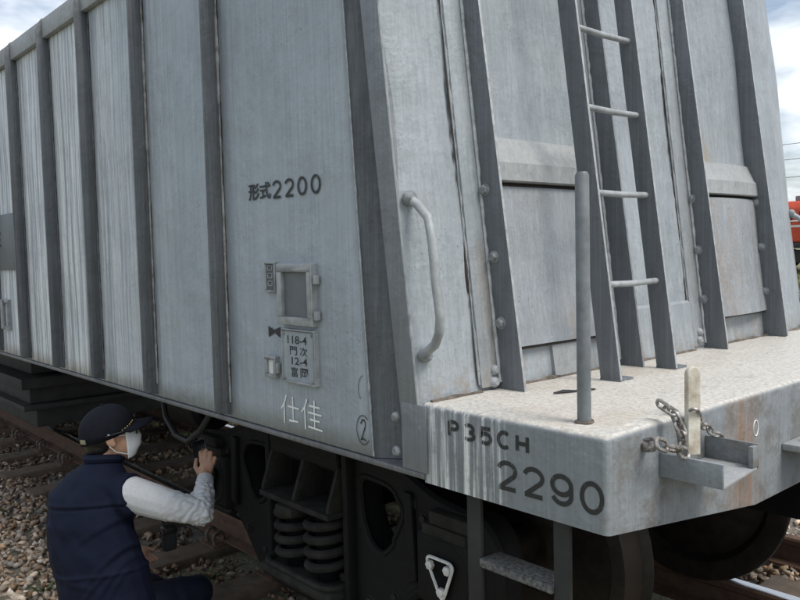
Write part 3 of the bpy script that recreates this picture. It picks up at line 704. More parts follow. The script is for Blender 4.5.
SHI = [[(.30, 1), (.20, .72), (.02, .48)], [(.18, .70), (.18, -.02)], [(.66, .98), (.66, .12)], [(.40, .62), (.98, .60)], [(.46, .10), (.92, .12)]]
JIA = [[(.28, 1), (.18, .74), (.0, .52)], [(.16, .72), (.18, -.08)], [(.66, 1), (.66, .02)], [(.42, .80), (.92, .79)], [(.36, .55), (1, .53)], [(.44, .30), (.90, .29)], [(.34, .02), (1.02, -.02)]]
strokes('chalk_writing', SHI, 'chalk_white', W, -1.250, .932, .105, .088, .0070, FY)
strokes('chalk_writing', JIA, 'chalk_white', W, -1.130, .935, .106, .086, .0070, FY)
circ = [(.5 + .5 * math.cos(a), .5 + .5 * math.sin(a)) for a in np.linspace(.9, 5.6, 22)]
two = [(.36, .72), (.46, .84), (.60, .85), (.70, .74), (.66, .6), (.42, .24), (.36, .16), (.52, .2), (.72, .16)]
strokes('ring_mark', [circ], 'letter_black', W, -.848, .926, .062, .085, .0030, FY)
strokes('ring_mark', [two], 'letter_black', W, -.850, .926, .062, .085, .0050, FY)
strokes('ring_mark', [[(.5 + .5 * math.cos(a), .5 + .5 * math.sin(a)) for a in np.linspace(1.9, 3.9, 12)]], 'letter_black', W, -.835, 1.045, .062, .085, .0022, FY)
mb = MB(); q = [(-1.313, 1.243), (-1.276, 1.232), (-1.238, 1.244), (-1.240, 1.207), (-1.276, 1.222), (-1.312, 1.206)]
mb.poly([(x, FY, z) for x, z in q], [(0, 1, 4, 5), (1, 2, 3, 4)]).build('bow_tie_mark', 'letter_black', W)
def frame(name, x0, x1, z0, z1, t, d, mat, parent=W):
    mb = MB(); y1, y0 = YS + .002, YS - d
    for a in ((x0, x1, z0, z0 + t), (x0, x1, z1 - t, z1), (x0, x0 + t, z0 + t, z1 - t), (x1 - t, x1, z0 + t, z1 - t)):
        mb.box(a[0], a[1], y0, y1, a[2], a[3])
    return mb.bevel(.002, 2).build(name, mat, parent)
cf = frame('card_frame', -1.222, -1.028, 1.256, 1.450, .026, .024, 'galv')
MB().box(-1.195, -1.055, YS - .011, YS + .001, 1.283, 1.424).build('card_back', 'board_paint', cf)
for z in (1.40, 1.29): MB().box(-1.0275, -1.008, YS - .02, YS - .004, z - .014, z + .014).bevel(.003).build('hinge', 'galv', cf)
sm = frame('maker_plate', -1.309, -1.247, 1.356, 1.456, .008, .014, 'galv')
MB().box(-1.3005, -1.2555, YS - .0105, YS + .001, 1.3645, 1.4475).build('plate_face', 'rib_paint', sm)
for k in range(3):
    z = 1.376 + .025 * k; frame('embossed_mark', -1.292, -1.264, z, z + .018, .004, .0135, 'galv', sm)
lh = frame('label_holder', -1.318, -1.254, 1.074, 1.146, .012, .020, 'galv')
MB().box(-1.3055, -1.2665, YS - .0115, YS + .001, 1.0865, 1.1335).build('label_card', 'white_paint', lh)
MB().box(-1.253, -1.242, YS - .018, YS - .004, 1.09, 1.125).bevel(.003).build('latch', 'galv', lh)
dp = frame('inspection_plate', -1.213, -1.029, 1.070, 1.243, .007, .019, 'galv')
MB().box(-1.2055, -1.0365, YS - .0150, YS + .001, 1.0775, 1.2355).build('plate_face', 'side_paint', dp)
for tx, a, b, z0, z1 in (('118-4', -1.180, -1.072, 1.196, 1.222), ('門', -1.168, -1.128, 1.160, 1.188), ('次', -1.112, -1.070, 1.160, 1.188), ('12-4', -1.160, -1.072, 1.130, 1.154), ('富', -1.164, -1.126, 1.090, 1.122), ('岡', -1.112, -1.070, 1.090, 1.122)):
    text('lettering', tx, 'letter_black', dp, a, b, z0, z1, bold=.012, face=YS - .0157)
for x in (-1.199, -1.043):
    for z in (1.085, 1.228): MB().dome((x, YS - .015, z), (0, -1, 0), .006, .005).build('bolt', 'bolt_paint', dp)
bd = MB().box(-4.515, -3.956, YS - .0195, YS - .0105, 1.425, 1.765).bevel(.002).build('name_board', 'board_paint', W)
text('lettering', '幸', 'letter_black', bd, -4.62 + .14, -4.38, 1.535, 1.715, bold=.012, face=YS - .021)
hk = MB().tube([(-4.40, YS, 1.235), (-4.40, YS - .03, 1.235), (-4.40, YS - .03, 1.06), (-4.40, YS, 1.06)], .010, 8).build('card_hook', 'galv', W)
frame('card_frame', -4.46, -4.31, 1.05, 1.24, .024, .022, 'galv')
# debris strap on the walkway
MB().tube([(-.385, -1.03, DECK + .004), (-.375, -1.0, DECK + .006), (-.36, -.965, DECK + .004), (-.352, -.93, DECK + .005), (-.34, -.90, DECK + .003)], [.002, .005, .003, .004, .002], 6).build('loose_strap', 'black_paint', None)
tag(bpy.data.objects['loose_strap'], 'scrap of black strap lying on the dusty walkway', 'strap')

# ------------------------------------------------------------------ bogies
def bogie(xc):
    B = empty('bogie', (xc, 0, 0), W); BM = 'bogie_iron'
    half = [(.0, .755), (.42, .755), (.56, .70), (.70, .645), (.92, .62), (.98, .55), (.98, .36), (.92, .28), (.68, .28), (.63, .33), (.54, .25), (.42, .12), (.32, .085), (.0, .085)]
    outl = half + [(-a, b) for a, b in half[::-1][1:-1]]
    outl = rounded(outl, .04, 3)
    win = rounded([(-.245, .215), (.245, .215), (.245, .635), (-.245, .635)], .03, 3)
    tri = [(.300, .665), (.48, .655), (.565, .58), (.49, .45), (.42, .385), (.345, .42), (.300, .52)]
    holes = [win, rounded(tri, .04, 3), rounded([(-a, b) for a, b in tri][::-1], .04, 3)]
    for sy in (-1, 1):
        M = Matrix.Translation((0, sy * .920, 0)) @ Matrix.Rotation(R_(90), 4, 'X')
        curve_plate('side_frame', [outl] + holes, .050, .014, BM, B, M)
        # cast flange round the outline, bolts, and a brake hanger with its rod
        MB().tube([Vector((a, sy * .966, q)) for a, q in outl], .021, 7, closed=True).build('frame_flange', BM, B)
        for a, q in ((.60, .62), (.66, .58), (-.60, .62), (-.66, .58), (.36, .20), (-.36, .20), (.50, .26), (-.50, .26)):
            MB().hexbolt((a, sy * .984, q), (0, sy, 0), .017, .016).build('bolt', 'bogie_dust', B)
        for sx in (-1, 1):
            MB().tube([(sx * .42, sy * .80, .70), (sx * .41, sy * .79, .50), (sx * .36, sy * .70, .38)], .020, 7).build('brake_hanger', 'bogie_dust', B)
        MB().tube([(-.95, sy * .80, .73), (-.3, sy * .78, .78), (.4, sy * .80, .77), (1.0, sy * .78, .70)], .016, 7).build('brake_pipe', 'bogie_dust', B)
        # flange lips round the windows
        lip = rounded([(-a * 1.0, b) for a, b in tri][::-1], .04, 3)
        for sgn in (1, -1):
            T = [Vector((sgn * (a + (.012 if a < .5 else -.0)), sy * .979, b)) for a, b in rounded(tri, .05, 4)]
            MB().tube(T, .012, 6, closed=True).build('window_lip', BM, B)
        MB().box(.250, .285, sy * .998 - .03, sy * .998 + .03, .14, .74).bevel(.012).build('guide_column', BM, B)
        MB().box(-.285, -.250, sy * .998 - .03, sy * .998 + .03, .14, .74).bevel(.012).build('guide_column', BM, B)
        # spring seat with a raised rim
        MB().box(-.245, .245, sy * .975 - .12, sy * .975 + .12, .165, .212).bevel(.02, 3).build('spring_seat', 'bogie_dust', B)
        rim = [Vector((a, sy * (.975 + c), .222)) for a, c in rounded([(-.235, -.11), (.235, -.11), (.235, .11), (-.235, .11)], .08, 5)]
        MB().tube(rim, .014, 6, closed=True).build('seat_rim', 'bogie_dust', B)
        for sx in (-.105, .105):               # coil springs
            P = []
            for k in range(150):
                a = 2 * math.pi * 4.6 * k / 149; P.append((sx + .083 * math.cos(a), sy * .985 + .083 * math.sin(a), .235 + .245 * k / 149))
            MB().tube(P, .0175, 9).build('coil_spring', 'bogie_dust', B)
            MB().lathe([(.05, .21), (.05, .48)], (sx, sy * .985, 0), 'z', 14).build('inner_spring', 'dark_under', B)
        # bolster end: shelf with three gusset webs making two pockets
        y0, y1 = sy * .86, sy * 1.085
        MB().box(-.240, .240, min(y0, y1), max(y0, y1), .488, .512).bevel(.006).build('bolster_shelf', 'bogie_dust', B)
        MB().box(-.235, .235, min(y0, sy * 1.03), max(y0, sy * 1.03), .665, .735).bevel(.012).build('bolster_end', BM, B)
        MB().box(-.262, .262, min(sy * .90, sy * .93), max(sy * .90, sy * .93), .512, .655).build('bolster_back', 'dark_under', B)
        for u in (-.235, -.008, .217):
            mb = MB(); mb.prism([(u, sy * .92, .511), (u, sy * 1.075, .511), (u, sy * 1.078, .525), (u, sy * 1.015, .70), (u, sy * .92, .70)], (.018, 0, 0)); mb.bevel(.004).build('gusset_web', 'bogie_dust', B)
        MB().box(-.10, .02, sy * 1.06 - .04, sy * 1.06 + .04, .452, .487).bevel(.008).build('spring_cap', 'bogie_dust', B)
        for sx in (-1, 1):
            MB().box(sx * .78 - .145, sx * .78 + .145, sy * .920 - .095, sy * .920 + .095, .30, .56).bevel(.03, 3).build('axle_box', BM, B)
            MB().lathe([(.125, sy * .90), (.125, sy * 1.005), (.110, sy * 1.018), (.03, sy * 1.020)], (sx * .78, 0, .430), 'y', 28).build('bearing_housing', BM, B)
            MB().box(sx * .78 - .10, sx * .78 + .10, sy * .985 - .035, sy * .985 + .035, .548, .585).bevel(.006).build('adapter', 'bogie_dust', B)
            tri3 = [(-.078, .068), (.078, .068), (.028, -.105), (-.012, -.105)] if True else None
            tri3 = [(-.066, .058), (.066, .058), (.010, -.082)]
            o_ = rounded(tri3, .030, 5)
            mb = MB(); mb.prism([(sx * .78 + a, sy * 1.019, .430 + b) for a, b in o_], (0, sy * .014, 0)); mb.build('end_cap', 'dark_under', B)
            MB().tube([(sx * .78 + a, sy * 1.035, .430 + b) for a, b in o_], .0058, 6, closed=True).build('cap_outline', 'white_paint' if sx > 0 else 'bogie_dust', B)
            for a, b in ((-.040, .032), (.040, .034), (.008, -.046)):
                MB().lathe([(.0155, sy * 1.032), (.0155, sy * 1.047), (.010, sy * 1.050)], (sx * .78 + a, 0, .430 + b), 'y', 6).build('cap_bolt', 'white_paint' if sx > 0 else 'bogie_dust', B)
    for sx in (-1, 1):
        MB().lathe([(.07, -.93), (.07, .93)], (sx * .78, 0, .430), 'y', 20).build('axle', 'wheel_steel', B)
        for sy in (-1, 1):
            pr = [(.10, .47), (.16, .49), (.35, .545), (.375, .515), (.428, .512), (.456, .517), (.460, .528), (.446, .545), (.435, .552), (.430, .615), (.427, .638), (.380, .640), (.36, .60), (.18, .575), (.11, .62), (.10, .62)]
            wh = MB().lathe([(r, sy * h) for r, h in pr], (sx * .78, 0, .430), 'y', 56).build('wheel', 'wheel_steel', B)
            wh.data.materials.append(MATS['wheel_rim'])
            for f in wh.data.polygons:
                c = f.center; r = math.hypot(c.x - sx * .78, c.z - .430)
                if r > .425 and .553 < abs(c.y) < .64: f.material_index = 1
            MB().box(sx * .78 - sx * .50 - .03, sx * .78 - sx * .50 + .03, sy * .57 - .045, sy * .57 + .045, .28, .52).bevel(.01).build('brake_shoe', 'bogie_iron', B)
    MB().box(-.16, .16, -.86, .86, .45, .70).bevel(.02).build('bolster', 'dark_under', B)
    for sy in (-1, 1):                         # added dark sheets stand for shade behind the openings; brake levers, rib castings
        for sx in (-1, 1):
            MB().box(min(sx * .27, sx * .66), max(sx * .27, sx * .66), sy * .745 - .01, sy * .745 + .01, .33, .72).build('dark_backing', 'dark_under', B)
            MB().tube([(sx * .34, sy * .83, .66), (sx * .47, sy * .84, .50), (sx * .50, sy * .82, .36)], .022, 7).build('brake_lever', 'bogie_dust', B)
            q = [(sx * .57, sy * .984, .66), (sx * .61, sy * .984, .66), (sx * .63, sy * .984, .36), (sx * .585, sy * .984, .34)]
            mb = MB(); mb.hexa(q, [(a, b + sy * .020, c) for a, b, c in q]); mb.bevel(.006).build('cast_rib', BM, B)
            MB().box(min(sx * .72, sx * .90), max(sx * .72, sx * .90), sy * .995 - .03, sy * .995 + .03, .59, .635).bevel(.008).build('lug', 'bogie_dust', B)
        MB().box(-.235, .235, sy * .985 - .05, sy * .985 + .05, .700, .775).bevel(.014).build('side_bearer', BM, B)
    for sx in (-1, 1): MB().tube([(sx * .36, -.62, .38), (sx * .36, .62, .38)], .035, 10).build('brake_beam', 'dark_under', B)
    return B
BX = -1.625
bogie(BX); bogie(XB - BX)
# hoses, pipes, discharge box, brake gear in the dark underneath
MB().tube([(-2.55, -1.18, .84), (-2.50, -1.19, .74), (-2.40, -1.19, .67), (-2.28, -1.19, .66), (-2.18, -1.18, .72), (-2.12, -1.16, .80), (-2.10, -1.14, .85)], .014, 8).build('brake_hose', 'hose_rubber', W)
MB().tube([(XB + .4, -.75, .74), (-3.3, -.75, .74), (-2.9, -.60, .78), (-.62, -.45, .78)], .018, 8).build('brake_pipe', 'bogie_iron', W)
bx = empty('discharge_box', (-6.15, 0, 0), W)
for (a, y, z0, z1, mt) in ((.80, .96, .62, .86, 'under_grey'), (.90, 1.06, .52, .60, 'under_grey'), (.84, .99, .40, .515, 'under_grey'), (.90, 1.05, .355, .395, 'under_grey'), (.78, .93, .20, .35, 'under_grey')):
    MB().box(-a, a, -y, y, z0, z1).bevel(.006).build('box_tier', mt, bx)
MB().lathe([(.12, -3.72), (.15, -3.70), (.15, -3.25), (.12, -3.22)], (0, -.55, .60), 'x', 24).build('brake_cylinder', 'bogie_iron', W)
MB().box(-3.9, -3.05, -.62, -.48, .70, .845).build('cylinder_bracket', 'dark_under', W)
bpy.context.view_layer.update()

# ================================================================== person crouching by the bogie
def vnoise(v, s): return noise.noise(Vector(v) * s)
def ell_pts(c, ax, n=10):                       # points of an ellipsoid, axes given as three vectors
    o = []
    for i in range(n + 1):
        th = math.pi * i / n
        for j in range(2 * n):
            ph = math.pi * j / n; o.append(c + ax[0] * (math.sin(th) * math.cos(ph)) + ax[1] * (math.sin(th) * math.sin(ph)) + ax[2] * math.cos(th))
    return o
def iso(r): return (Vector((r, 0, 0)), Vector((0, r, 0)), Vector((0, 0, r)))
def hullmesh(groups):
    me = bpy.data.meshes.new('tmp'); bmA = bmesh.new()
    for pts in groups:
        bm = bmesh.new()
        for p in pts: bm.verts.new(p)
        bmesh.ops.remove_doubles(bm, verts=bm.verts, dist=1e-5); r = bmesh.ops.convex_hull(bm, input=bm.verts)
        for v in [v for v in bm.verts if not v.link_faces]: bm.verts.remove(v)
        t = bpy.data.meshes.new('t'); bm.to_mesh(t); bm.free(); bmA.from_mesh(t); bpy.data.meshes.remove(t)
    bmA.to_mesh(me); bmA.free(); return me
def caps(p0, r0, p1, r1): return ell_pts(p0, iso(r0), 7) + ell_pts(p1, iso(r1), 7)
def blob(name, groups, mat, parent, vox=.008, smooth=6, fn=None):
    o = bpy.data.objects.new('tmp', hullmesh(groups)); C.objects.link(o)
    m = o.modifiers.new('r', 'REMESH'); m.mode = 'VOXEL'; m.voxel_size = vox; m.use_smooth_shade = True
    if smooth: s = o.modifiers.new('s', 'SMOOTH'); s.factor = .5; s.iterations = smooth
    me = eval_mesh(o); bpy.data.objects.remove(o); me.name = name
    if fn:
        nn = [v.normal.copy() for v in me.vertices]
        for v, n_ in zip(me.vertices, nn): v.co = fn(v.co.copy(), n_)
    me.polygons.foreach_set('use_smooth', [True] * len(me.polygons)); me.materials.clear()
    return link(name, me, mat, parent)
UP = Vector((0, 0, 1))
def flat(v): v = Vector((v.x, v.y, 0)); return v.normalized()
fr, ff = flat(CR), flat(CF)
D0 = 3.30
foot_c = at(118, 640, D0); base = Vector((foot_c.x, foot_c.y, gz(foot_c.x, foot_c.y)))
PE = tag(empty('person', base), 'person in navy vest and black cap crouching by the wagon and raising a phone', 'person')
def pblob(*a, **k):
    o = blob(*a, **k); o.data.transform(Matrix.Translation(-base)) if a[3] is PE else None; return o
def padd(o): o.data.transform(Matrix.Translation(-base)); return o
# joints
T = (fr * .42 + ff * .91).normalized()           # torso faces the wagon
TS = T.cross(UP).normalized()                    # to his right
hip = at(112, 600, D0); neck = at(103, 459, D0 + .05)
shR = at(134, 494, D0 - .06); shL = at(70, 497, D0 + .13)
elR = at(201, 513, D0 - .02); wrR = at(205, 481, D0 + .12)
spine = (neck - hip).normalized(); TB = TS.cross(spine).normalized()   # backwards/forwards axis square to the spine
def sec(px, py, d, a, b, c): 
    return ell_pts(at(px, py, d), (TS * a, TB * b, spine * c), 9)
secs = [sec(103, 464, D0 + .035, .075, .070, .03), sec(97, 479, D0 + .02, .150, .100, .04), sec(89, 497, D0 + .01, .196, .120, .05), sec(90, 525, D0, .206, .138, .05), sec(97, 557, D0, .225, .150, .05), sec(107, 592, D0, .232, .158, .05), sec(113, 622, D0 + .02, .225, .160, .05)]
knR, knL = at(196, 592, D0 + .22), at(150, 590, D0 + .55)
hR, hL = hip + TS * .10 - UP * .04, hip - TS * .10 - UP * .04
anR = Vector((0, 0, 0)) + hR + flat(knR - hR) * .26; anR.z = gz(anR.x, anR.y) + .10
anL = hL + flat(knL - hL) * .30; anL.z = gz(anL.x, anL.y) + .10
elL = at(84, 548, D0 + .42); wrL = at(134, 548, D0 + .40)
# head frame
HF = (fr * .93 + ff * .37 + UP * .10).normalized(); HS = HF.cross(UP).normalized(); HU = HS.cross(HF).normalized()
HC = at(111, 434, D0 + .06)
HK = 1.07
def hp(f, s, u): return HC + (HF * f + HS * s + HU * u) * HK      # forward, his right, up
def hell(f, s, u, a, b, c, n=10): return ell_pts(hp(f, s, u), (HF * a * HK, HS * b * HK, HU * c * HK), n)
head = [hell(-.012, 0, .015, .094, .074, .092), hell(.028, 0, -.035, .062, .058, .075) + hell(.052, 0, -.085, .030, .032, .025),
        hell(.072, 0, .012, .022, .036, .030), hell(.086, 0, -.012, .014, .012, .012) + hell(.076, 0, .02, .008, .007, .008),
        hell(.070, 0, -.052, .018, .026, .014), caps(hp(-.02, 0, -.06), .058, neck - spine * .02, .064)]
for s in (-1, 1):
    head.append(hell(-.006, s * .078, -.008, .018, .007, .030, 6)); head.append(hell(.004, s * .078, -.026, .010, .006, .012, 5))
# right hand: palm square to the forearm, fingers up and curled over the phone
fa = (wrR - elR).normalized()
def hpt(px, py, d): return at(px, py, d)
DH = D0 + .15
palm = ell_pts(hpt(205, 474, DH - .005), (CR * .030, CF * .017, CU * .022), 7) + ell_pts(hpt(207.5, 463, DH + .012), (CR * .034, CF * .015, CU * .014), 7)
hand = [palm, caps(wrR, .029, hpt(205, 474, DH - .005), .026)]
for (k0, k1, k2, r) in (((201.5, 462), (200.5, 452.5), (203.5, 449.5), .0094), ((206, 459), (206.0, 450), (209, 451), .0098), ((210, 460), (211.0, 452.5), (213.5, 454), .0095), ((213.5, 463.5), (215.5, 457.5), (217, 459.5), .0082)):
    a, b, c = hpt(*k0, DH + .012), hpt(*k1, DH + .020), hpt(*k2, DH + .046)
    hand.append(caps(a, r * 1.1, b, r)); hand.append(caps(b, r, c, r * .85))
hand.append(caps(hpt(200, 473, DH), .014, hpt(195.5, 467, DH + .02), .0105)); hand.append(caps(hpt(195.5, 467, DH + .02), .0105, hpt(196.5, 459.5, DH + .042), .009))
# left hand resting on the knee
hand2 = [caps(wrL, .028, wrL + TS * .05 - UP * .02, .030)] + [caps(wrL + TS * .05 + T * (.02 - .016 * k) - UP * .02, .010, wrL + TS * .115 + T * (.024 - .02 * k) - UP * .045, .008) for k in range(4)] + [caps(wrL + TS * .02 + T * .02, .012, wrL + TS * .07 + T * .055 - UP * .02, .009)]
torso = [ell_pts(at(99, 484, D0 + .03), (TS * .13, TB * .075, spine * .04), 8) + ell_pts(at(96, 556, D0 + .02), (TS * .15, TB * .10, spine * .05), 8), ell_pts(at(96, 556, D0 + .02), (TS * .15, TB * .10, spine * .05), 8) + ell_pts(hip, (TS * .16, TB * .11, spine * .06), 8)]
arms = [caps(shR, .050, elR, .042), caps(elR, .040, wrR, .027), caps(shL, .050, elL, .042), caps(elL, .040, wrL, .027)]
legs = []
for h_, k_, a_ in ((hR, knR, anR), (hL, knL, anL)): legs += [caps(h_, .078, k_, .052), caps(k_, .050, a_, .036), caps(a_, .034, a_ + flat(k_ - h_) * .10 - UP * .06, .026)]
pblob('body', head + hand + hand2 + torso + arms + legs, 'skin', PE, vox=.0042, smooth=3)
# clothing
def crease(s_, h, a, b, wdt):
    d = (b[0] - a[0], b[1] - a[1]); L2 = d[0] ** 2 + d[1] ** 2; t = max(0, min(1, ((s_ - a[0]) * d[0] + (h - a[1]) * d[1]) / L2))
    q = math.hypot(s_ - a[0] - d[0] * t, h - a[1] - d[1] * t); return math.exp(-(q / wdt) ** 2) * (1 - .7 * t)
def vest_fn(p, n):
    q = p - hip; h = q.dot(spine); s = q.dot(TS)
    f = .008 * vnoise((s * 5 + h * 3, h * 7 - s * 4, 1.3), 1.6) + .004 * vnoise((s * 9 + h * 9, h * 4, 4.4), 2.2)
    if q.dot(TB) * (1 if TB.dot(T) < 0 else -1) > -.02:
        for a, b, w_, am in (((.19, .30), (.02, .10), .013, .010), ((.19, .26), (.06, .02), .012, .010), ((.18, .22), (.10, .0), .011, .008), ((-.19, .34), (-.08, .16), .013, .007), ((.15, .38), (-.02, .27), .012, .006), ((-.18, .14), (.05, .09), .010, .006), ((.10, .15), (-.05, -.02), .012, .007)): f += am * crease(s, h, a, b, w_) - am * .6 * crease(s, h, (a[0], a[1] - .024), (b[0], b[1] - .024), w_)
    f += .006 * math.exp(-((h - .135 - .05 * s) / .008) ** 2) - .007 * math.exp(-((h - .405 + .02 * s) / .005) ** 2) + .004 * math.exp(-((h - .417 + .02 * s) / .008) ** 2)
    return p + n * f
vest = pblob('vest', [secs[i] + secs[i + 1] for i in range(len(secs) - 1)] + [ell_pts(shR - TS * .002 - UP * .004, (TS * .010, TB * .082, spine * .092), 9) + ell_pts(shR - TS * .10, (TS * .02, TB * .085, spine * .075), 9), caps(shL + TS * .02, .078, shL + TS * .09, .07)], 'vest_cloth', PE, vox=.006, smooth=5, fn=vest_fn)
col = []
for k in range(22):
    a = 2 * math.pi * k / 22; col.append(at(104, 458, D0 + .045) + TS * math.cos(a) * .070 + TB * math.sin(a) * .070 + UP * (.004 + .004 * math.sin(a * 2)))
padd(MB().tube(col, .018, 8, closed=True).build('collar', 'vest_cloth', vest))
yk = at(86, 491, D0)
def arm_folds(a, b):
    d = (b - a).normalized(); L0 = (b - a).length; u = d.orthogonal().normalized(); v = d.cross(u)
    def fn(p):
        t = (p - a).dot(d) / L0; q = p - a - d * t * L0; an = math.atan2(q.dot(v), q.dot(u))
        return t, an
    return fn
fU, fL = arm_folds(shR, elR), arm_folds(elR, wrR)
def sw_fn(p, n):
    dU = (p - shR.lerp(elR, max(0, min(1, fU(p)[0])))).length; dL = (p - elR.lerp(wrR, max(0, min(1, fL(p)[0])))).length
    t, an = fU(p) if dU < dL else fL(p)
    w_ = max(0., min(1., (t - .35) * 2)) if dU < dL else 1 - max(0., min(1., (t - .75) * 3)) * .5
    f = w_ * .008 * abs(vnoise((t * 7 + .5 * math.sin(an), math.cos(an) * .9, math.sin(an) * .9 + (0 if dU < dL else 7)), 1.5)) * 2 - .006 * w_ + .0015 * vnoise(p, 16)
    return p + n * f
sleeves = [caps(shR - TS * .03, .074, shR.lerp(elR, .5) - UP * .006, .066), caps(shR.lerp(elR, .5) - UP * .006, .067, elR, .055), caps(elR, .056, elR.lerp(wrR, .55), .050), caps(elR.lerp(wrR, .55), .050, wrR, .037),
           caps(shL, .062, elL, .055), caps(elL, .054, wrL, .040)]
pblob('sweater', sleeves, 'sweater', PE, vox=.0055, smooth=4, fn=sw_fn)
padd(MB().tube([wrR - fa * .014, wrR + fa * .016], [.0385, .0365], 20).build('cuff', 'sweater', PE))
def tr_fn(p, n): return p + n * (.007 * vnoise((p.x * 9, p.y * 9, p.z * 5), 1.3) + .003 * vnoise(p, 30))
pblob('trousers', [sec(112, 612, D0 + .02, .195, .15, .06) + caps(hR, .10, hL, .10), caps(hR, .105, knR, .078), caps(knR, .075, anR, .058), caps(hL, .105, knL, .078), caps(knL, .075, anL, .058)], 'trouser_cloth', PE, vox=.008, smooth=5, fn=tr_fn)
for h_, k_, a_ in ((hR, knR, anR), (hL, knL, anL)):
    d = flat(k_ - h_); pblob('shoe', [caps(a_ - d * .05 - UP * .050, .042, a_ + d * .05 - UP * .055, .042), caps(a_ + d * .05 - UP * .055, .042, a_ + d * .16 - UP * .068, .034)], 'shoe', PE, vox=.006, smooth=3)
# cap: crown, brim, buckle, badge
crown = []
mb = MB(); rings = []
for i in range(11):
    th = R_(90) * i / 10; rings.append([mb.bm.verts.new(hp(-.014 + .106 * math.cos(th) * math.cos(a) - .004 * math.sin(th), .088 * math.cos(th) * math.sin(a), .022 + .014 * math.cos(a) * math.cos(th) + .098 * math.sin(th) ** .9)) for a in np.linspace(0, 2 * math.pi, 40, endpoint=False)])
low = [mb.bm.verts.new(hp(-.014 + .104 * math.cos(a), .086 * math.sin(a), -.004 + .020 * math.cos(a))) for a in np.linspace(0, 2 * math.pi, 40, endpoint=False)]
rings = [low] + rings
for a, b in zip(rings, rings[1:]):
    for k in range(40): mb.bm.faces.new((a[k], a[(k + 1) % 40], b[(k + 1) % 40], b[k]))
bmesh.ops.remove_doubles(mb.bm, verts=mb.bm.verts, dist=1e-4)
capo = mb.build('cap', 'cap_cloth', PE, ang=60); padd(capo)
md = capo.modifiers.new('t', 'SOLIDIFY'); md.thickness = .003
padd(MB().dome(hp(-.018, 0, .120), HU, .009, .008).build('cap_button', 'cap_cloth', capo))
mb = MB(); top = []; n = 18
for j in range(6):
    rr = j / 5; row = []
    for i in range(n + 1):
        a = R_(-66 + 132 * i / n); x = -.014 + .104 * math.cos(a) + rr * .082 * (math.cos(a * .9)) ; s = .087 * math.sin(a) * (1 + .02 * rr)
        row.append(mb.bm.verts.new(hp(x, s, .022 + .014 * math.cos(a) + .006 * rr - .26 * rr * s * s / .087 - .006 * rr * rr)))
    top.append(row)
for a, b in zip(top, top[1:]):
    for i in range(n): mb.bm.faces.new((a[i], a[i + 1], b[i + 1], b[i]))
br = mb.build('brim', 'cap_cloth', capo); padd(br); md = br.modifiers.new('t', 'SOLIDIFY'); md.thickness = .005
for k in range(6):
    a = R_(58 - 7.0 * k); c = hp(-.014 + .1085 * math.cos(a), .0905 * math.sin(a), .022 + .006 * k / 1.3); nn = (HF * math.cos(a) + HS * math.sin(a)).normalized()
    padd(MB().dome(c, nn, .0042, .004, 6).build('badge', 'gold', capo))
a = R_(150); c = hp(-.014 + .105 * math.cos(a), .089 * math.sin(a), .000); t_ = (HF * -math.sin(a) * 1.1 + HS * math.cos(a) * .9).normalized(); nn = (HF * math.cos(a) + HS * math.sin(a)).normalized()
q = [c + t_ * x + HU * z + nn * .002 for x, z in ((-.022, -.010), (.012, -.010), (.012, .009), (-.022, .009))]
padd(MB().hexa(q, [p + nn * .003 for p in q]).build('buckle', 'buckle', capo))
q = [c + t_ * x + HU * z + nn * .001 for x, z in ((-.06, -.012), (.05, -.012), (.05, .011), (-.06, .011))]
# hair under the cap edge
def hair_cut(p, n): return p
pblob('hair', [hell(-.030, 0, -.002, .083, .079, .058), hell(-.046, 0, -.036, .058, .066, .048)], 'hair', PE, vox=.006, smooth=2, fn=lambda p, n: p + n * .002 * vnoise(p, 90))
# mask with pleats and ear loops
mb = MB(); rows = []; na, nv = 26, 16
for j in range(nv + 1):
    v = j / nv; u = .006 - .108 * v; row = []
    for i in range(na + 1):
        s = -1 + 2 * i / na; a = s * R_(55)
        wv = math.sin(math.pi * min(1, max(0, v * .9 + .1)))
        ra = .070 + .030 * wv * (1 - abs(s) ** 2.2) + .0016 * math.sin(v * 22) * (1 - abs(s)); rb = .066 + .004 * wv
        row.append(mb.bm.verts.new(hp(.012 + ra * math.cos(a) * (1 - .10 * v * v), rb * math.sin(a) * (1 - .22 * v), u + .012 * (1 - abs(s)) * (1 - v))))
    rows.append(row)
for a, b in zip(rows, rows[1:]):
    for i in range(na): mb.bm.faces.new((a[i], a[i + 1], b[i + 1], b[i]))
mk = mb.build('face_mask', 'mask_cloth', PE, ang=80); padd(mk); md = mk.modifiers.new('t', 'SOLIDIFY'); md.thickness = .0025; md.offset = 1
for s in (-1, 1):
    for u0, u1 in ((-.004, .018), (-.085, -.030)):
        padd(MB().tube([hp(.054, s * .0545 * (1 if u0 > -.05 else .84), u0), hp(.008, s * .079, (u0 * .5 + u1 * .5)), hp(-.012, s * .088, u1)], .0022, 6).build('ear_loop', 'mask_cloth', mk))
gl = MB()
for s in (-1, 1):
    gl.tube([hp(.092, s * .062, .016), hp(.04, s * .079, .017), hp(-.02, s * .086, .012)], .0036, 6)
    gl.tube([hp(.096 - .02 * abs(math.cos(t)) * 0, s * (.034 + .026 * math.cos(t)), .008 + .017 * math.sin(t)) for t in np.linspace(0, 2 * math.pi, 16, endpoint=False)], .0034, 6, closed=True)
padd(gl.tube([hp(.098, -.010, .010), hp(.098, .010, .010)], .0026, 6).build('eyeglasses', 'phone_black', PE))
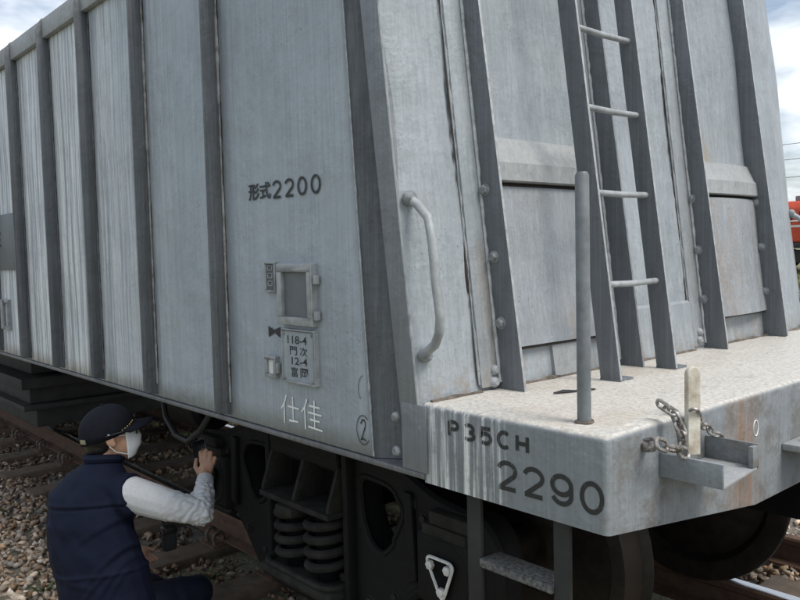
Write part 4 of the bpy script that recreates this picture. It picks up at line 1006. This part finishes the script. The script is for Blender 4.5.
# phone held up to the bogie
phone_c = hpt(201.5, 457, DH + .052)
pm = Matrix.Translation(phone_c) @ Matrix((list(CR) + [0], list(CU) + [0], list(-CF) + [0], [0, 0, 0, 1])).transposed() @ Matrix.Rotation(R_(24), 4, 'Z') @ Matrix.Rotation(R_(-18), 4, 'Y') @ Matrix.Rotation(R_(-20), 4, 'X')
ph = tag(empty('phone'), 'black smartphone held up in the crouching person\'s hand', 'phone'); ph.matrix_world = pm
curve_plate('phone_body', [rounded([(-.037, -.077), (.037, -.077), (.037, .077), (-.037, .077)], .011, 4)], .0028, .0012, 'phone_edge', ph, Matrix.Identity(4))
curve_plate('phone_back', [rounded([(-.035, -.075), (.035, -.075), (.035, .075), (-.035, .075)], .010, 4)], .0006, .0003, 'phone_black', ph, Matrix.Translation((0, 0, .0046)))
curve_plate('phone_screen', [rounded([(-.035, -.075), (.035, -.075), (.035, .075), (-.035, .075)], .010, 4)], .0006, .0003, 'phone_black', ph, Matrix.Translation((0, 0, -.0046)))
# pouch hanging at his front on a strap
pc = at(169, 538, D0 + .22)
bag = tag(empty('camera_pouch', pc), 'small black pouch hanging at the crouching person\'s waist', 'pouch')
mb = MB(); mb.box(-.022, .022, -.030, .030, -.055, .055); mb.bevel(.012, 3).build('pouch_body', 'strap_cloth', bag)
mb = MB(); mb.box(-.024, .024, -.032, .032, .02, .058); mb.bevel(.010, 3).build('flap', 'shoe', bag)
MB().tube([(0, -.02, .066), (-.02, -.04, .16), (-.06, -.06, .26)], .006, 6).build('strap', 'strap_cloth', bag)

# ================================================================== weeds, far yard
def weed(px, py, h, n, label):
    q = hit(px, py, 2, -.22); q.z = gz(q.x, q.y) - .01; wd = tag(empty('weed', q), label, 'weed', 'weeds in the ballast')
    for k in range(n):
        a = random.uniform(0, 6.28); d = Vector((math.cos(a), math.sin(a), 0)); sd_ = Vector((-d.y, d.x, 0)); L_ = h * random.uniform(.35, .75); wv = L_ * random.uniform(.12, .2); b = d * random.uniform(0, .03)
        P = [b, b + d * L_ * .25 + UP * L_ * .45, b + d * L_ * .6 + UP * L_ * .75, b + d * L_ * .95 + UP * L_ * .7]
        mb = MB(); ww = (.2, .9, 1, .05); vs_ = []
        for p, x in zip(P, ww): vs_ += [p - sd_ * wv * x, p + UP * wv * .25 * (x > .3) * -1, p + sd_ * wv * x]
        mb.poly(vs_, [(3 * i + j, 3 * i + j + 1, 3 * i + j + 4, 3 * i + j + 3) for i in range(3) for j in range(2)]).build('leaf', 'leaf', wd)
for px, py, h, n, lb in ((6, 512, .07, 9, 'small low weed in open ballast beyond the crouching person'), (44, 586, .08, 12, 'leafy weed in ballast at the crouching person\'s left hip'), (212, 584, .075, 14, 'broad weed in ballast by the crouching person\'s right knee'), (250, 594, .05, 9, 'tiny weed in ballast between the knee and the springs'), (118 + 70, 560, .05, 8, 'tiny weed in ballast below the raised elbow')):
    weed(px, py, h, n, lb)
# grass strip across the yard
V, F = [], []
for k in range(9000):
    d = random.uniform(22, 60); px = random.uniform(760, 900); r = ray(px, 262); t = d / math.hypot(r[0], r[1]); x, y = CAM[0] + r[0] * t, CAM[1] + r[1] * t
    if noise.noise(Vector((x * .08, y * .22, 2))) < -.05: continue
    a = random.uniform(0, 6.28); h = random.uniform(.10, .32); wv = random.uniform(.02, .04); i = len(V); z = -.30
    V += [(x - math.cos(a) * wv, y - math.sin(a) * wv, z), (x + math.cos(a) * wv, y + math.sin(a) * wv, z), (x + random.gauss(0, .06), y + random.gauss(0, .06), z + h)]; F.append((i, i + 1, i + 2))
me = bpy.data.meshes.new('grass'); me.from_pydata(V, [], F); tag(link('grass', me, 'dry_grass'), 'yellow green grass strip between the yard tracks', 'grass', kind='stuff')
# orange locomotive across the yard
lp = at(786, 262, 52); LX, LY = lp.x, 44.2; lp = hit(779, 240, 1, LY - 1.4); LX = lp.x - 2.1
lo = tag(empty('locomotive', (LX, LY, -.12)), 'orange locomotive standing across the yard beyond the wagon', 'locomotive')
MB().box(0, 13, -1.35, 1.35, 1.05, 1.30).bevel(.03).build('underframe', 'loco_dark', lo)
mb = MB(); mb.prism([(.9, y, z) for y, z in ((-1.05, 1.3), (1.05, 1.3), (1.05, 2.9), (.8, 3.25), (-.8, 3.25), (-1.05, 2.9))], (5.4, 0, 0)); mb.bevel(.10, 3).build('hood', 'loco_orange', lo)
mb = MB(); mb.prism([(6.3, y, z) for y, z in ((-1.35, 1.3), (1.35, 1.3), (1.35, 3.3), (1.0, 3.75), (-1.0, 3.75), (-1.35, 3.3))], (2.4, 0, 0)); cb = mb.bevel(.06, 2).build('cab', 'loco_orange', lo)
for x in (6.6, 7.7): MB().box(x, x + .75, -1.37, -1.352, 2.5, 3.15).build('window', 'glass', cb)
mb = MB(); mb.prism([(8.7, y, z) for y, z in ((-1.05, 1.3), (1.05, 1.3), (1.05, 2.9), (.8, 3.25), (-.8, 3.25), (-1.05, 2.9))], (3.6, 0, 0)); mb.bevel(.10, 3).build('hood', 'loco_orange', lo)
MB().box(.95, 6.28, -1.066, -1.052, 2.02, 2.12).build('stripe', 'loco_white', lo)
for x in (1.7, 2.6, 3.5, 4.4): MB().box(x, x + .6, -1.068, -1.052, 2.25, 2.75).bevel(.01).build('grille', 'loco_dark', lo)
MB().box(2.2, 3.6, -.5, .5, 3.25, 3.5).bevel(.05).build('exhaust_hood', 'loco_grey', lo)
MB().tube([(.06, -1.30, 1.3), (.06, -1.30, 2.3), (6.2, -1.30, 2.3)], .03, 6).build('handrail', 'loco_white', lo)
for x in (1.6, 3.4, 9.2, 11.0):
    for y in (-.6, .6): MB().lathe([(.45, y - .06), (.45, y + .06)], (x, 0, .57), 'y', 20).build('wheel', 'loco_dark', lo)
MB().box(.9, 4.2, -1.0, 1.0, .35, .95).bevel(.04).build('bogie', 'loco_dark', lo); MB().box(8.4, 11.8, -1.0, 1.0, .35, .95).bevel(.04).build('bogie', 'loco_dark', lo)
lo.scale = (1.2, 1.2, 1.2)
# overhead line across the yard
for k, x in enumerate((-62, -14, 34)):
    ms = tag(empty('overhead_line_mast', (x, 60, -.3)), ('concrete overhead line mast beyond the far end of the wagon', 'concrete overhead line mast behind the orange locomotive', 'concrete overhead line mast past the walkway end of the wagon')[k], 'mast', 'overhead line masts')
    MB().tube([(0, 0, 0), (0, 0, 9.5)], [.20, .13], 12).build('pole', 'concrete', ms)
    MB().tube([(0, 0, 8.2), (0, -2.6, 8.0)], .05, 6).build('arm', 'loco_grey', ms); MB().tube([(0, 0, 6.9), (0, -2.6, 7.4)], .04, 6).build('arm', 'loco_grey', ms)
for (y, z, lb) in ((57.4, 7.70, 'upper thin overhead wire strung across the yard'), (57.4, 6.4, 'lower thin overhead wire strung across the yard'), (60, 9.15, 'topmost thin overhead wire strung on mast heads')):
    tag(MB().tube([(x, y, z - .25 * math.sin(math.pi * ((x + 62) % 48) / 48)) for x in np.linspace(-62, 34, 33)], .022, 5).build('overhead_wire', 'loco_dark'), lb, 'wire')
